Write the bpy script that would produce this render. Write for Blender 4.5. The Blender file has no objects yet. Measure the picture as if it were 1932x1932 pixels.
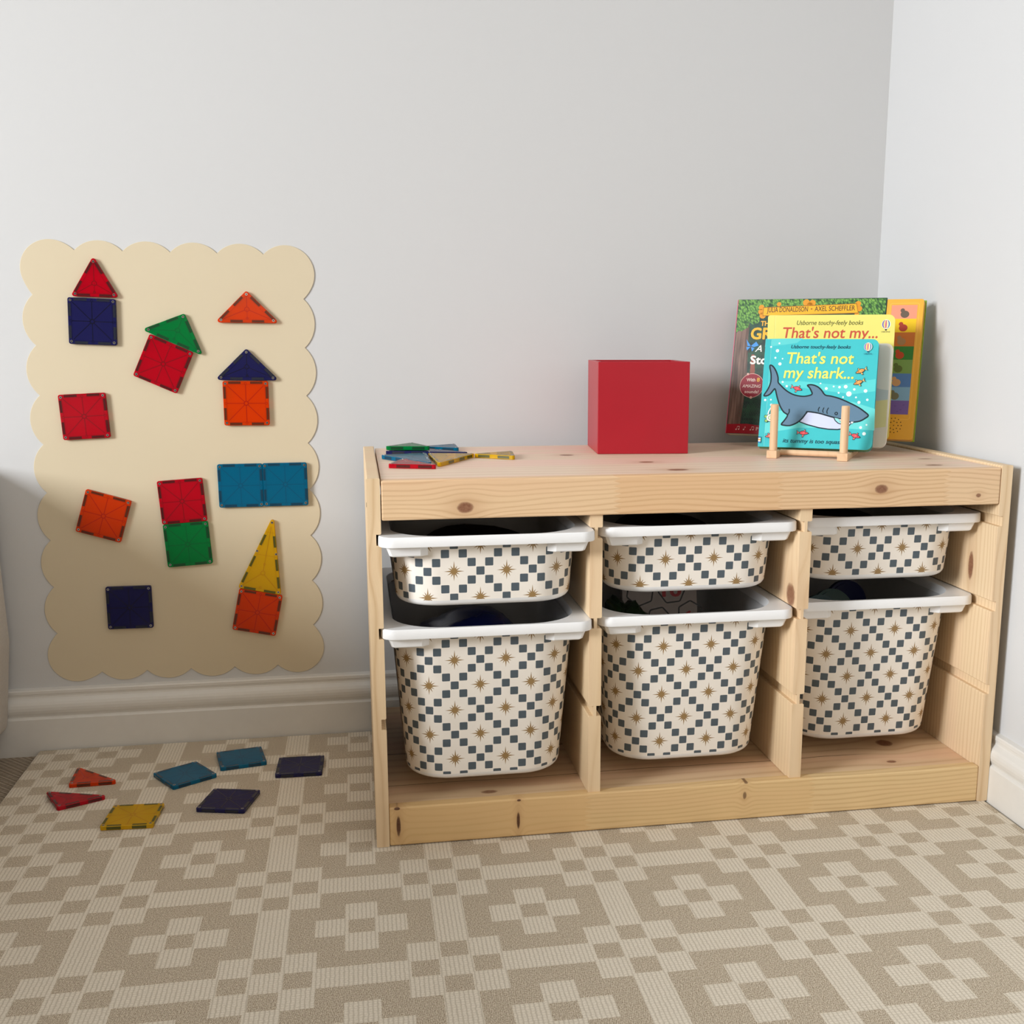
import bpy, math, random
from mathutils import Vector, Matrix, Euler

random.seed(7)
PI = math.pi
R = math.radians
S = bpy.context.scene
C = S.collection

# ------------------------------------------------------------------ camera, world, lights, exposure
cam_d = bpy.data.cameras.new('camera')
cam = bpy.data.objects.new('camera', cam_d)
C.objects.link(cam)
cam.location = (-0.00994, -1.45626, 0.70977)
cam.rotation_euler = (1.3854, -0.001, -0.1734)
cam_d.sensor_fit = 'HORIZONTAL'
cam_d.sensor_width = 36.0
cam_d.lens = 36.0 * 2058.76 / 1932.0
cam_d.shift_x = -68.55 / 1932.0
cam_d.shift_y = 56.36 / 1932.0
cam_d.clip_start = 0.02
S.camera = cam

S.view_settings.view_transform = 'Standard'
S.view_settings.look = 'None'
S.view_settings.gamma = 1.0
S.view_settings.use_curve_mapping = False
S.view_settings.exposure = 0.0

world = bpy.data.worlds.new('world')
S.world = world
world.use_nodes = True
world.node_tree.nodes['Background'].inputs[0].default_value = (0.80, 0.90, 1.0, 1)
world.node_tree.nodes['Background'].inputs[1].default_value = 0.6


def area(name, loc, target, sx, sy, power, color, spread=180):
    d = bpy.data.lights.new(name, 'AREA')
    d.shape = 'RECTANGLE'
    d.size = sx
    d.size_y = sy
    d.energy = power
    d.color = color
    d.spread = math.radians(spread)
    o = bpy.data.objects.new(name, d)
    C.objects.link(o)
    o.location = loc
    o.rotation_euler = (Vector(target) - Vector(loc)).to_track_quat('-Z', 'Z').to_euler()
    return o


# daylight through the window in the left wall, and an added warm fill light behind the camera
area('daylight_window', (-3.40, -1.70, 1.56), (1.1, -0.50, -0.15), 1.50, 1.15, 94.0, (0.94, 0.97, 1.0), 112)
area('room_fill', (0.0, -3.90, 1.50), (0.3, 0.3, 0.55), 1.7, 1.3, 13.0, (1.0, 0.86, 0.69))


# ------------------------------------------------------------------ helpers
def srgb(r, g, b):
    def f(c):
        c /= 255.0
        return c / 12.92 if c <= 0.04045 else ((c + 0.055) / 1.055) ** 2.4
    return (f(r), f(g), f(b), 1.0)


class MB:
    """collects faces of one mesh"""
    def __init__(s):
        s.v = []; s.f = []; s.m = []; s.uv = {}; s.M = Matrix.Identity(4); s.sm = []

    def add(s, verts, faces, mi=0, smooth=False, uvs=None):
        b = len(s.v)
        s.v += [tuple(s.M @ Vector(p)) for p in verts]
        for k, f in enumerate(faces):
            if uvs is not None:
                s.uv[len(s.f)] = [uvs[i] for i in f]
            s.f.append([b + i for i in f])
            s.m.append(mi)
            s.sm.append(smooth)
        return s

    def box(s, x0, x1, y0, y1, z0, z1, mi=0, bev=0.0):
        if bev <= 0:
            v = [(x0, y0, z0), (x1, y0, z0), (x1, y1, z0), (x0, y1, z0), (x0, y0, z1), (x1, y0, z1), (x1, y1, z1), (x0, y1, z1)]
            s.add(v, [(0, 3, 2, 1), (4, 5, 6, 7), (0, 1, 5, 4), (1, 2, 6, 5), (2, 3, 7, 6), (3, 0, 4, 7)], mi)
        else:
            import bmesh
            bm = bmesh.new()
            bmesh.ops.create_cube(bm, size=1.0)
            for q in bm.verts:
                q.co = ((x0 + x1) / 2 + q.co.x * (x1 - x0), (y0 + y1) / 2 + q.co.y * (y1 - y0), (z0 + z1) / 2 + q.co.z * (z1 - z0))
            bmesh.ops.bevel(bm, geom=list(bm.edges), offset=bev, segments=2, profile=0.5, affect='EDGES')
            s.bm(bm, mi)
        return s

    def bm(s, bm, mi=0, smooth=False):
        bm.verts.ensure_lookup_table()
        for i, q in enumerate(bm.verts):
            q.index = i
        s.add([q.co[:] for q in bm.verts], [[q.index for q in f.verts] for f in bm.faces], mi, smooth)
        bm.free()

    def prism(s, pts, z0, z1, mi=0, cham=0.0, smooth=False, mtop=None):
        """polygon (ccw) in xy extruded along z"""
        n = len(pts)
        rings = [(pts, z0), (pts, z1)]
        if cham > 0:
            ins = inset(pts, cham)
            rings = [(ins, z0), (pts, z0 + cham), (pts, z1 - cham), (ins, z1)]
        v = []
        for p, z in rings:
            v += [(a, b, z) for a, b in p]
        f = []
        for k in range(len(rings) - 1):
            for i in range(n):
                j = (i + 1) % n
                f.append((k * n + i, k * n + j, (k + 1) * n + j, (k + 1) * n + i))
        s.add(v, f, mi, smooth)
        l = (len(rings) - 1) * n
        s.add([v[i] for i in range(n)], [list(range(n))[::-1]], mi)
        s.add([v[l + i] for i in range(n)], [list(range(n))], mi if mtop is None else mtop)
        return s

    def extr_y(s, pts, y0, y1, mi=0):
        """polygon in xz extruded along y"""
        n = len(pts)
        v = [(a, y0, b) for a, b in pts] + [(a, y1, b) for a, b in pts]
        f = [(i, i + n, (i + 1) % n + n, (i + 1) % n) for i in range(n)]
        s.add(v, f, mi)
        from mathutils.geometry import tessellate_polygon
        tr = [tuple(q) for q in tessellate_polygon([[Vector((p[0], p[1], 0)) for p in pts]])]
        fx = []
        for q in tr:
            a, b, c = (pts[i] for i in q)
            ccw = (b[0] - a[0]) * (c[1] - a[1]) - (b[1] - a[1]) * (c[0] - a[0]) > 0
            fx.append(q if ccw else q[::-1])
        s.add(v[:n], fx, mi)
        s.add(v[n:], [q[::-1] for q in fx], mi)
        return s

    def cyl(s, a, b, r, n=16, mi=0, r2=None, smooth=True):
        a = Vector(a); b = Vector(b); d = (b - a).normalized()
        q = d.to_track_quat('Z', 'Y').to_matrix()
        r2 = r if r2 is None else r2
        v = []
        for c, rr in ((a, r), (b, r2)):
            for i in range(n):
                t = 2 * PI * i / n
                v.append(tuple(c + q @ Vector((rr * math.cos(t), rr * math.sin(t), 0))))
        s.add(v, [(i, (i + 1) % n, (i + 1) % n + n, i + n) for i in range(n)], mi, smooth)
        s.add(v[:n], [list(range(n))[::-1]], mi)
        s.add(v[n:], [list(range(n))], mi)
        return s

    def build(s, name, mats, parent=None, loc=(0, 0, 0)):
        me = bpy.data.meshes.new(name)
        me.from_pydata(s.v, [], s.f)
        if not isinstance(mats, (list, tuple)):
            mats = [mats]
        for m in mats:
            me.materials.append(m)
        me.polygons.foreach_set('material_index', s.m)
        me.polygons.foreach_set('use_smooth', s.sm)
        if s.uv:
            ul = me.uv_layers.new(name='uv')
            for pi, uvs in s.uv.items():
                for k, li in enumerate(me.polygons[pi].loop_indices):
                    ul.data[li].uv = uvs[k]
        me.update()
        o = bpy.data.objects.new(name, me)
        C.objects.link(o)
        o.location = loc
        if parent:
            o.parent = parent
        return o


def inset(pts, d):
    n = len(pts); out = []
    for i in range(n):
        p0 = Vector(pts[i - 1]); p1 = Vector(pts[i]); p2 = Vector(pts[(i + 1) % n])
        e1 = (p1 - p0); e2 = (p2 - p1)
        if e1.length < 1e-9 or e2.length < 1e-9:
            out.append(tuple(p1)); continue
        e1.normalize(); e2.normalize()
        n1 = Vector((-e1.y, e1.x)); n2 = Vector((-e2.y, e2.x))
        m = n1 + n2
        m = m / max(0.3, m.length_squared) * 2.0 / 2.0 * 1.0
        k = (n1 + n2); L = k.length
        k = k / L * (d / max(0.3, k.normalized().dot(n1)))
        out.append((p1.x + k.x, p1.y + k.y))
    return out


def rounded(pts, r, seg=4):
    """round the corners of a ccw polygon; r = number or list"""
    n = len(pts); out = []
    for i in range(n):
        rr = r[i] if isinstance(r, (list, tuple)) else r
        p0 = Vector(pts[i - 1]); p1 = Vector(pts[i]); p2 = Vector(pts[(i + 1) % n])
        a = (p0 - p1).normalized(); b = (p2 - p1).normalized()
        ang = a.angle(b)
        if rr <= 1e-6 or ang > PI - 0.02:
            out.append(tuple(p1)); continue
        t = rr / math.tan(ang / 2)
        c = p1 + (a + b).normalized() * (rr / math.sin(ang / 2))
        s0 = p1 + a * t - c; s1 = p1 + b * t - c
        a0 = math.atan2(s0.y, s0.x); a1 = math.atan2(s1.y, s1.x)
        da = (a1 - a0 + PI) % (2 * PI) - PI
        for k in range(seg + 1):
            q = a0 + da * k / seg
            out.append((c.x + rr * math.cos(q), c.y + rr * math.sin(q)))
    return out


def empty(name, loc=(0, 0, 0), rot=(0, 0, 0), label=None, cat=None, group=None):
    o = bpy.data.objects.new(name, None)
    C.objects.link(o)
    o.empty_display_size = 0.03
    o.location = loc
    o.rotation_euler = rot
    tag(o, label, cat, group)
    return o


def tag(o, label=None, cat=None, group=None, kind=None):
    if label: o['label'] = label
    if cat: o['category'] = cat
    if group: o['group'] = group
    if kind: o['kind'] = kind
    return o


def copy_tree(o, parent=None):
    c = o.copy(); C.objects.link(c); c.parent = parent
    for ch in list(o.children):
        copy_tree(ch, c)
    return c


# ------------------------------------------------------------------ material helpers
class NT:
    def __init__(s, name):
        s.mat = bpy.data.materials.new(name); s.mat.use_nodes = True
        s.t = s.mat.node_tree; s.n = s.t.nodes; s.l = s.t.links
        s.b = s.n['Principled BSDF']; s.out = s.n['Material Output']

    def new(s, ty, **kw):
        o = s.n.new(ty)
        for k, v in kw.items(): setattr(o, k, v)
        return o

    def put(s, sock, v):
        if isinstance(v, bpy.types.NodeSocket): s.l.new(v, sock)
        elif v is not None: sock.default_value = v

    def m(s, op, a, b=None, c=None, clamp=False):
        o = s.new('ShaderNodeMath', operation=op, use_clamp=clamp)
        s.put(o.inputs[0], a)
        if b is not None: s.put(o.inputs[1], b)
        if c is not None: s.put(o.inputs[2], c)
        return o.outputs[0]

    def vm(s, op, a, b=None, sc=None):
        o = s.new('ShaderNodeVectorMath', operation=op)
        s.put(o.inputs[0], a)
        if b is not None: s.put(o.inputs[1], b)
        if sc is not None: s.put(o.inputs['Scale'], sc)
        return o.outputs['Value'] if op in ('LENGTH', 'DISTANCE', 'DOT_PRODUCT') else o.outputs[0]

    def sep(s, v):
        o = s.new('ShaderNodeSeparateXYZ'); s.put(o.inputs[0], v); return o.outputs

    def com(s, x, y, z):
        o = s.new('ShaderNodeCombineXYZ')
        for i, q in enumerate((x, y, z)): s.put(o.inputs[i], q)
        return o.outputs[0]

    def noise(s, vec, scale, detail=2.0, rough=0.5):
        o = s.new('ShaderNodeTexNoise'); s.put(o.inputs['Vector'], vec)
        o.inputs['Scale'].default_value = scale; o.inputs['Detail'].default_value = detail
        o.inputs['Roughness'].default_value = rough
        return o.outputs['Fac']

    def mix(s, f, a, b, blend='MIX'):
        o = s.new('ShaderNodeMix', data_type='RGBA', blend_type=blend)
        s.put(o.inputs[0], f); s.put(o.inputs[6], a); s.put(o.inputs[7], b)
        return o.outputs[2]

    def ramp(s, f, stops):
        o = s.new('ShaderNodeValToRGB'); s.put(o.inputs[0], f)
        e = o.color_ramp.elements
        e[0].position = stops[0][0]; e[0].color = stops[0][1]
        e[1].position = stops[-1][0]; e[1].color = stops[-1][1]
        for p, c in stops[1:-1]:
            q = e.new(p); q.color = c
        return o.outputs[0]

    def smooth(s, x, lo, hi):
        o = s.new('ShaderNodeMapRange', interpolation_type='SMOOTHSTEP')
        s.put(o.inputs[0], x); o.inputs[1].default_value = lo; o.inputs[2].default_value = hi
        return o.outputs[0]

    def bump(s, h, strength=0.3, dist=0.001):
        o = s.new('ShaderNodeBump'); s.put(o.inputs['Height'], h)
        o.inputs['Strength'].default_value = strength; o.inputs['Distance'].default_value = dist
        s.l.new(o.outputs[0], s.b.inputs['Normal'])

    def base(s, c, rough=0.5, spec=0.5, coat=0.0):
        s.put(s.b.inputs['Base Color'], c); s.put(s.b.inputs['Roughness'], rough)
        s.b.inputs['Specular IOR Level'].default_value = spec
        s.b.inputs['Coat Weight'].default_value = coat
        return s.mat

    def obj(s):
        return s.new('ShaderNodeTexCoord').outputs['Object']


_pc = {}
def plain(name, col, rough=0.5, spec=0.4, coat=0.0, metal=0.0, nz=0.03, sc=60):
    """one coloured surface with faint procedural variation"""
    if name in _pc: return _pc[name]
    t = NT(name)
    f = t.noise(t.obj(), sc, 3)
    c2 = tuple(max(0, x * (1 - nz * 2)) for x in col[:3]) + (1,)
    t.base(t.mix(f, col, c2), rough, spec, coat)
    t.b.inputs['Metallic'].default_value = metal
    _pc[name] = t.mat
    return t.mat


# ------------------------------------------------------------------ pine
def pine(name, a='x', b='z', c='y', knots=(), joints=(), light=(226, 197, 160), dark=(190, 153, 112), freq=95.0, seed=0.0,
         contrast=1.0, tone0=0.1, kdark=0, cracks=(), off=(0, 0, 0), pink=0.25, rough=0.5, straight=1.0):
    """a = grain axis, b = across the visible face, c = into the board"""
    t = NT(name)
    p = t.vm('ADD', t.obj(), tuple(off))
    s = t.sep(p); ax = {'x': s[0], 'y': s[1], 'z': s[2]}
    A, B, Cc = ax[a], ax[b], ax[c]
    w = t.m('MULTIPLY_ADD', Cc, 0.55, B)
    core = None; halo = None
    for (ka, kb, ra, rb, k) in knots:
        da = t.m('DIVIDE', t.m('SUBTRACT', A, ka), ra * 3.2)
        db = t.m('DIVIDE', t.m('SUBTRACT', B, kb), rb * 3.2)
        d2 = t.m('ADD', t.m('MULTIPLY', da, da), t.m('MULTIPLY', db, db))
        g = t.m('EXPONENT', t.m('MULTIPLY', d2, -1.0))
        w = t.m('SUBTRACT', w, t.m('MULTIPLY', t.m('MULTIPLY', t.m('SUBTRACT', B, kb), g), 0.82))
        cc = t.m('MULTIPLY', t.m('SUBTRACT', 1.0, t.smooth(t.m('ADD', d2, t.m('MULTIPLY', t.noise(p, 180, 2), .05)), 0.05, 0.15)), k)
        hh = t.m('MULTIPLY', t.m('MULTIPLY', g, g), k)
        halo = hh if halo is None else t.m('MAXIMUM', halo, hh)
        core = cc if core is None else t.m('MAXIMUM', core, cc)
    tone = 0.0
    if joints:
        zz = t.m('PINGPONG', B, 0.0035)
        A2 = t.m('MULTIPLY_ADD', zz, 3.2, A)
        sg = None
        for j in joints:
            q = t.m('GREATER_THAN', A2, j)
            sg = q if sg is None else t.m('ADD', sg, q)
        w = t.m('MULTIPLY_ADD', sg, 0.373, w)
        tone = t.m('FRACT', t.m('MULTIPLY_ADD', sg, 0.617, tone0))
        Ash = t.m('MULTIPLY_ADD', sg, 3.1, A)
    else:
        Ash = A
    lo = t.noise(t.com(t.m('MULTIPLY', Ash, 1.6), t.m('MULTIPLY', w, 7.0), seed), 1.0, 2)
    lo2 = t.noise(t.com(t.m('MULTIPLY', Ash, 5.0), t.m('MULTIPLY', w, 22.0), seed + 5), 1.0, 2)
    ww = t.m('ADD', w, t.m('ADD', t.m('MULTIPLY', t.m('SUBTRACT', lo, 0.5), 0.060 * straight), t.m('MULTIPLY', t.m('SUBTRACT', lo2, 0.5), 0.009)))
    dens = t.noise(t.com(t.m('MULTIPLY', Ash, 0.7), t.m('MULTIPLY', w, 11.0), seed + 9), 1.0, 1)
    ph = t.m('MULTIPLY', ww, freq)
    saw = t.m('FRACT', ph)
    ring = t.m('POWER', t.m('SUBTRACT', 1.0, t.m('ABSOLUTE', t.m('MULTIPLY_ADD', saw, 2.0, -1.0))), 3.0)
    ring = t.m('MULTIPLY', ring, t.m('MULTIPLY_ADD', dens, 1.5, -0.05))
    fib = t.noise(t.com(t.m('MULTIPLY', A, 25.0), t.m('MULTIPLY', w, 900.0), t.m('MULTIPLY', Cc, 500.0)), 1.0, 2)
    fac = t.m('ADD', t.m('MULTIPLY', ring, 0.8 * contrast), t.m('MULTIPLY', t.m('SUBTRACT', fib, 0.45), 0.35), clamp=True)
    col = t.mix(fac, srgb(*light), srgb(*dark))
    pk = srgb(min(255, light[0] + 2), light[1] - 12, light[2] - 6)
    col = t.mix(t.m('MULTIPLY', t.smooth(t.noise(t.com(t.m('MULTIPLY', Ash, 1.2), t.m('MULTIPLY', w, 16.0), seed + 2), 1.0, 2), 0.4, 0.7), pink), col, pk)
    if joints:
        col = t.mix(t.m('MULTIPLY', tone, 0.5), col, srgb(light[0] - 14, light[1] - 30, light[2] - 42), 'MIX')
    if core is not None:
        kn = t.noise(p, 260, 3)
        col = t.mix(t.m('MULTIPLY', halo, 0.42), col, srgb(176, 128, 88))
        edge = t.m('MULTIPLY', core, t.m('SUBTRACT', 1.0, t.m('MULTIPLY', core, .55)), clamp=True)
        kc = t.mix(t.smooth(kn, .35, .62), srgb(150 - kdark, 100 - kdark, 74 - kdark * .8), srgb(186 - kdark, 136 - kdark, 104 - kdark * .8))
        col = t.mix(t.m('MULTIPLY', core, 0.92), col, kc)
        col = t.mix(t.m('MULTIPLY', edge, 1.5, clamp=True), col, srgb(112 - kdark, 70 - kdark * .6, 48 - kdark * .5))
    for cb in cracks:
        dd = t.m('ABSOLUTE', t.m('ADD', t.m('SUBTRACT', B, cb), t.m('MULTIPLY', t.m('SUBTRACT', t.noise(t.com(t.m('MULTIPLY', A, 6.0), cb * 40, 0.0), 1.0, 3), .5), .016)))
        on = t.smooth(t.noise(t.com(t.m('MULTIPLY', A, 3.0), cb * 90, 3.0), 1.0, 1), .42, .50)
        col = t.mix(t.m('MULTIPLY', t.m('SUBTRACT', 1.0, t.smooth(dd, .0004, .0013)), t.m('MULTIPLY', on, .85)), col, srgb(84, 52, 34))
    t.base(col, rough, 0.35)
    t.bump(fac, 0.12, 0.0004)
    return t.mat


# ------------------------------------------------------------------ room
WY = 0.4971
WX = 0.9575
SK = 0.019
FZ = -0.012

def wall_mat(name, col):
    t = NT(name)
    n = t.noise(t.obj(), 420, 4)
    n2 = t.noise(t.obj(), 3.0, 2)
    t.base(t.mix(t.m('MULTIPLY', n2, 0.25), col, tuple(x * 0.95 for x in col[:3]) + (1,)), 0.75, 0.25)
    t.bump(n, 0.12, 0.0006)
    return t.mat

M_wall = wall_mat('wall_paint', srgb(207, 207, 207))
M_trim = plain('trim_paint', srgb(226, 223, 217), 0.35, 0.5)
M_ceil = wall_mat('ceiling_paint', srgb(240, 240, 238))

def struct(name, mb, m):
    return tag(mb.build(name, m), kind='structure')

LX, FY, CZ = -3.55, -4.60, 2.50
struct('wall_back', MB().box(LX - .1, WX + .1, WY, WY + .1, FZ - .05, CZ), M_wall)
struct('wall_right', MB().box(WX, WX + .1, FY, WY, FZ - .05, CZ), M_wall)
struct('wall_front', MB().box(LX - .1, WX + .1, FY - .1, FY, FZ - .05, CZ), wall_mat('wall_paint_taupe', srgb(150, 140, 128)))
WL = MB()
w0, w1, wz0, wz1 = -2.52, -0.88, 0.92, 2.22
WL.box(LX - .1, LX, FY, w0, FZ - .05, CZ).box(LX - .1, LX, w1, WY, FZ - .05, CZ).box(LX - .1, LX, w0, w1, FZ - .05, wz0).box(LX - .1, LX, w0, w1, wz1, CZ)
struct('wall_left', WL, M_wall)
struct('ceiling', MB().box(LX - .1, WX + .1, FY - .1, WY + .1, CZ, CZ + .1), M_ceil)
WF = MB()
WF.box(LX - .07, LX - .03, w0, w0 + .05, wz0, wz1).box(LX - .07, LX - .03, w1 - .05, w1, wz0, wz1)
WF.box(LX - .07, LX - .03, w0, w1, wz0, wz0 + .05).box(LX - .07, LX - .03, w0, w1, wz1 - .05, wz1).box(LX - .06, LX - .04, (w0 + w1) / 2 - .02, (w0 + w1) / 2 + .02, wz0, wz1)
struct('window_1', WF, M_trim)

# carpet
t = NT('loop_carpet')
p = t.obj(); s = t.sep(p)
g = 0.0085
row = t.m('FLOOR', t.m('DIVIDE', t.m('ADD', s[0], s[1]), g * 1.6))
wv = t.m('SINE', t.m('MULTIPLY', t.m('SUBTRACT', s[0], s[1]), 2 * PI / g * 0.8))
wu = t.m('SINE', t.m('MULTIPLY', t.m('ADD', s[0], s[1]), 2 * PI / (g * 1.3)))
h = t.m('ADD', t.m('MULTIPLY', wv, 0.25), t.m('MULTIPLY', wu, 0.25))
h = t.m('ADD', t.m('ADD', h, 0.5), t.m('MULTIPLY', t.noise(p, 500, 3), 0.4))
t.base(t.mix(t.m('MULTIPLY', h, 0.8, clamp=True), srgb(120, 105, 88), srgb(196, 180, 160)), 0.9, 0.1)
t.bump(h, 0.9, 0.003)
struct('floor', MB().box(LX, WX, FY, WY, FZ - .05, FZ), t.mat)

# skirting: (distance from wall, z)
prof = [(0, FZ), (.0185, FZ), (.0185, .0545), (.0165, .0570), (.0140, .0585), (.0150, .0615), (.0172, .0655), (.0185, .0705), (.0187, .0755), (.0178, .0805), (.0155, .0848), (.0120, .0880),
        (.0095, .0905), (.0085, .0935), (.0088, .0970), (.0100, .0980), (.0100, .1030), (.0085, .1050), (0.0, .1068)]
mb = MB()
v = []; n = len(prof)
for x in (LX, WX):
    v += [(x, WY - d, z) for d, z in prof]
mb.add(v, [(i, i + 1, i + 1 + n, i + n) for i in range(n - 1)])
struct('baseboard_back', mb, M_trim)
mb = MB(); v = []
for y in (WY, FY):
    v += [(WX - d * .918, y, z) for d, z in prof]
mb.add(v, [(i, i + 1, i + 1 + n, i + n) for i in range(n - 1)])
struct('baseboard_right', mb, M_trim)

# ------------------------------------------------------------------ play mat
def weave_light():
    t = NT('mat_light_weave')
    p = t.obj(); s = t.sep(p)
    wob = t.m('MULTIPLY', t.noise(p, 150, 3), .0030)
    u = t.m('DIVIDE', t.m('ADD', s[0], wob), .0052); v = t.m('DIVIDE', t.m('ADD', s[1], wob), .0042)
    row = t.m('FLOOR', v)
    uu = t.m('FRACT', u)
    du = t.m('SUBTRACT', .5, t.m('ABSOLUTE', t.m('SUBTRACT', uu, .5)))
    dv = t.m('SUBTRACT', .5, t.m('ABSOLUTE', t.m('SUBTRACT', t.m('FRACT', v), .5)))
    h = t.m('MULTIPLY', t.smooth(du, 0.0, .30), t.m('MULTIPLY_ADD', t.smooth(dv, 0.0, .22), .6, .4))
    n = t.noise(p, 420, 3)
    f = t.m('MULTIPLY', t.m('MULTIPLY_ADD', h, .52, .48), t.m('MULTIPLY_ADD', n, .9, .5), clamp=True)
    t.base(t.mix(f, srgb(172, 159, 138), srgb(232, 222, 205)), 0.7, 0.25)
    t.bump(f, 0.6, 0.0008)
    return t.mat

def weave_dark():
    t = NT('mat_dark_weave')
    p = t.obj(); s = t.sep(p)
    wob = t.m('MULTIPLY', t.noise(p, 160, 2), .004)
    a = t.m('SINE', t.m('MULTIPLY', t.m('ADD', t.m('ADD', s[0], s[1]), wob), 2 * PI / 0.0050))
    b = t.m('SINE', t.m('MULTIPLY', t.m('ADD', t.m('SUBTRACT', s[0], s[1]), wob), 2 * PI / 0.0034))
    n = t.noise(p, 520, 3, .6)
    h = t.m('ADD', t.m('MULTIPLY', t.m('MULTIPLY', a, b), .15), n)
    f = t.smooth(h, .28, .70)
    t.base(t.mix(f, srgb(158, 141, 117), srgb(225, 212, 191)), 0.7, 0.25)
    t.bump(f, 0.6, 0.0009)
    return t.mat

MX0, MX1, MY0, MY1 = -0.5735, 0.9385, -1.45, 0.4745
cx_, cy_ = 0.03575, 0.03545
gx0, gy0 = 0.0844, -0.0990

def is_light(i, j):
    if i >= 22 or i <= -16:
        return (i + j) % 2 != 0
    a = (i + 3) % 6 - 3; b = (j + 3) % 6 - 3      # -3..2, crossing at 0
    if a == -3: a = 3
    if b == -3: b = 3
    A, B = abs(a), abs(b)
    if A == 0 and B == 0: return True
    if (A, B) in ((1, 0), (0, 1)): return False
    if A == 1 and B == 1: return True
    if A == 0 or B == 0: return True
    if (A, B) in ((2, 3), (3, 2)): return True
    return False

def lines(lo, hi, g0, c):
    e = 0.055 * c
    L = [(lo, None)]
    i = math.floor((lo - g0) / c) - 1
    out = []
    while g0 + (i - .5) * c < hi:
        a, b = g0 + (i - .5) * c + e, g0 + (i + .5) * c - e
        out.append((a, b, (i,)))
        out.append((b, b + 2 * e, (i, i + 1)))
        i += 1
    return [(max(a, lo), min(b, hi), k) for a, b, k in out if b > lo + 1e-5 and a < hi - 1e-5]

mb = MB()
xs = lines(MX0 + .003, MX1 - .003, gx0, cx_); ys = lines(MY0 + .003, MY1 - .003, gy0, cy_)
for (x0, x1, ki) in xs:
    for (y0, y1, kj) in ys:
        l = any(is_light(i, j) for i in ki for j in kj)
        mb.add([(x0, y0, 0), (x1, y0, 0), (x1, y1, 0), (x0, y1, 0)], [(0, 1, 2, 3)], 0 if l else 1)
body = rounded([(MX0, MY0), (MX1, MY0), (MX1, MY1), (MX0, MY1)], 0.006, 4)
ins = inset(body, 0.003)
n = len(body)
v = [(a, b, FZ) for a, b in body] + [(a, b, -0.003) for a, b in body] + [(a, b, -0.0002) for a, b in ins]
mb.add(v, [(k * n + i, k * n + (i + 1) % n, (k + 1) * n + (i + 1) % n, (k + 1) * n + i) for k in (0, 1) for i in range(n)] + [list(range(n))[::-1], [2 * n + i for i in range(n)]], 2)
tag(mb.build('play_mat', [weave_light(), weave_dark(), plain('mat_edge', srgb(200, 192, 178), 0.6)]),
    'beige padded play mat with woven check pattern covering the carpet', 'mat')

# ------------------------------------------------------------------ cabinet
OFF = (0.47, 0.22, 0.0003)
cab = empty('storage_cabinet', OFF, label='low pine cabinet with six patterned bins standing against the wall', cat='cabinet')
H, D, T = 0.525, 0.4400, 0.0180
ox, oy = OFF[0], OFF[1]
GR = [(.174, .1892), (.304, .3190), (.434, .4492)]
GD = .0068

def panel_profile(x0, x1, z0, z1, left, right, gr):
    """xz outline with notches; ccw seen from the front"""
    ch = .0012
    P = [(x0 + ch, z0), (x1 - ch, z0), (x1, z0 + ch)]
    if right:
        for a, b in gr:
            P += [(x1, a - ch), (x1 - ch, a), (x1 - GD, a), (x1 - GD, b), (x1 - ch, b), (x1, b + ch)]
    P += [(x1, z1 - ch), (x1 - ch, z1), (x0 + ch, z1), (x0, z1 - ch)]
    if left:
        for a, b in reversed(gr):
            P += [(x0, b + ch), (x0 + ch, b), (x0 + GD, b), (x0 + GD, a), (x0 + ch, a), (x0, a - ch)]
    P += [(x0, z0 + ch)]
    return P

def wood_part(name, mb, mat, bev=0.0012):
    for i, q in enumerate(mb.v):
        mb.v[i] = (q[0] - ox, q[1] - oy, q[2])
    o = mb.build(name, mat, cab)
    if bev:
        m = o.modifiers.new('bevel', 'BEVEL'); m.width = bev; m.segments = 2; m.limit_method = 'ANGLE'; m.angle_limit = R(40)
    return o

P_side = pine('pine_side', 'z', 'y', 'x', knots=[(.405, .018, .014, .006, 1.0)], freq=110, seed=3, off=(ox, oy, 0), light=(228, 201, 163), dark=(196, 160, 116))
P_sideR = pine('pine_side_right', 'z', 'y', 'x', knots=[(.362, .064, .022, .007, .9), (.50, .3, .02, .01, .8)], freq=120, seed=8, off=(ox, oy, 0), light=(229, 203, 166), dark=(200, 165, 122))
P_div = pine('pine_divider', 'z', 'y', 'x', knots=[(.335, .030, .018, .016, .8)], freq=90, seed=12, off=(ox, oy, 0), light=(230, 204, 166), dark=(205, 171, 126), contrast=.7)
P_top = pine('pine_top', 'x', 'y', 'z', knots=[(.426, .160, .012, .008, .8), (.445, .056, .016, .010, .9), (.324, .278, .012, .012, .55), (.8716, .132, .012, .005, .5), (.842, .05, .014, .007, .8)],
             joints=(), freq=38, seed=21, off=(ox, oy, 0), light=(232, 208, 184), dark=(206, 172, 142), pink=.8, contrast=.8)
P_fas = pine('pine_fascia', 'x', 'z', 'y', knots=[(.1314, .483, .011, .0075, 1.0), (.7337, .4945, .010, .0065, .9), (.8873, .4816, .004, .003, .7)], joints=(.348, .586, .842), freq=150, seed=31,
             off=(ox, oy, 0), light=(228, 197, 158), dark=(184, 145, 104), contrast=1.15, tone0=.25)
P_pli = pine('pine_plinth', 'x', 'z', 'y', knots=[(.031, .030, .0030, .0150, 1.0), (.0295, .0562, .0042, .0020, 1.0), (.203, .0560, .0030, .0016, 1.0), (.202, .0255, .0024, .0125, 1.0), (.5431, .038, .003, .006, .45), (.545, .0577, .003, .0014, .5)], joints=(.310, .655), freq=130,
             seed=44, off=(ox, oy, 0), light=(226, 196, 146), dark=(192, 155, 104), contrast=.9, tone0=.8, kdark=48)
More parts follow.
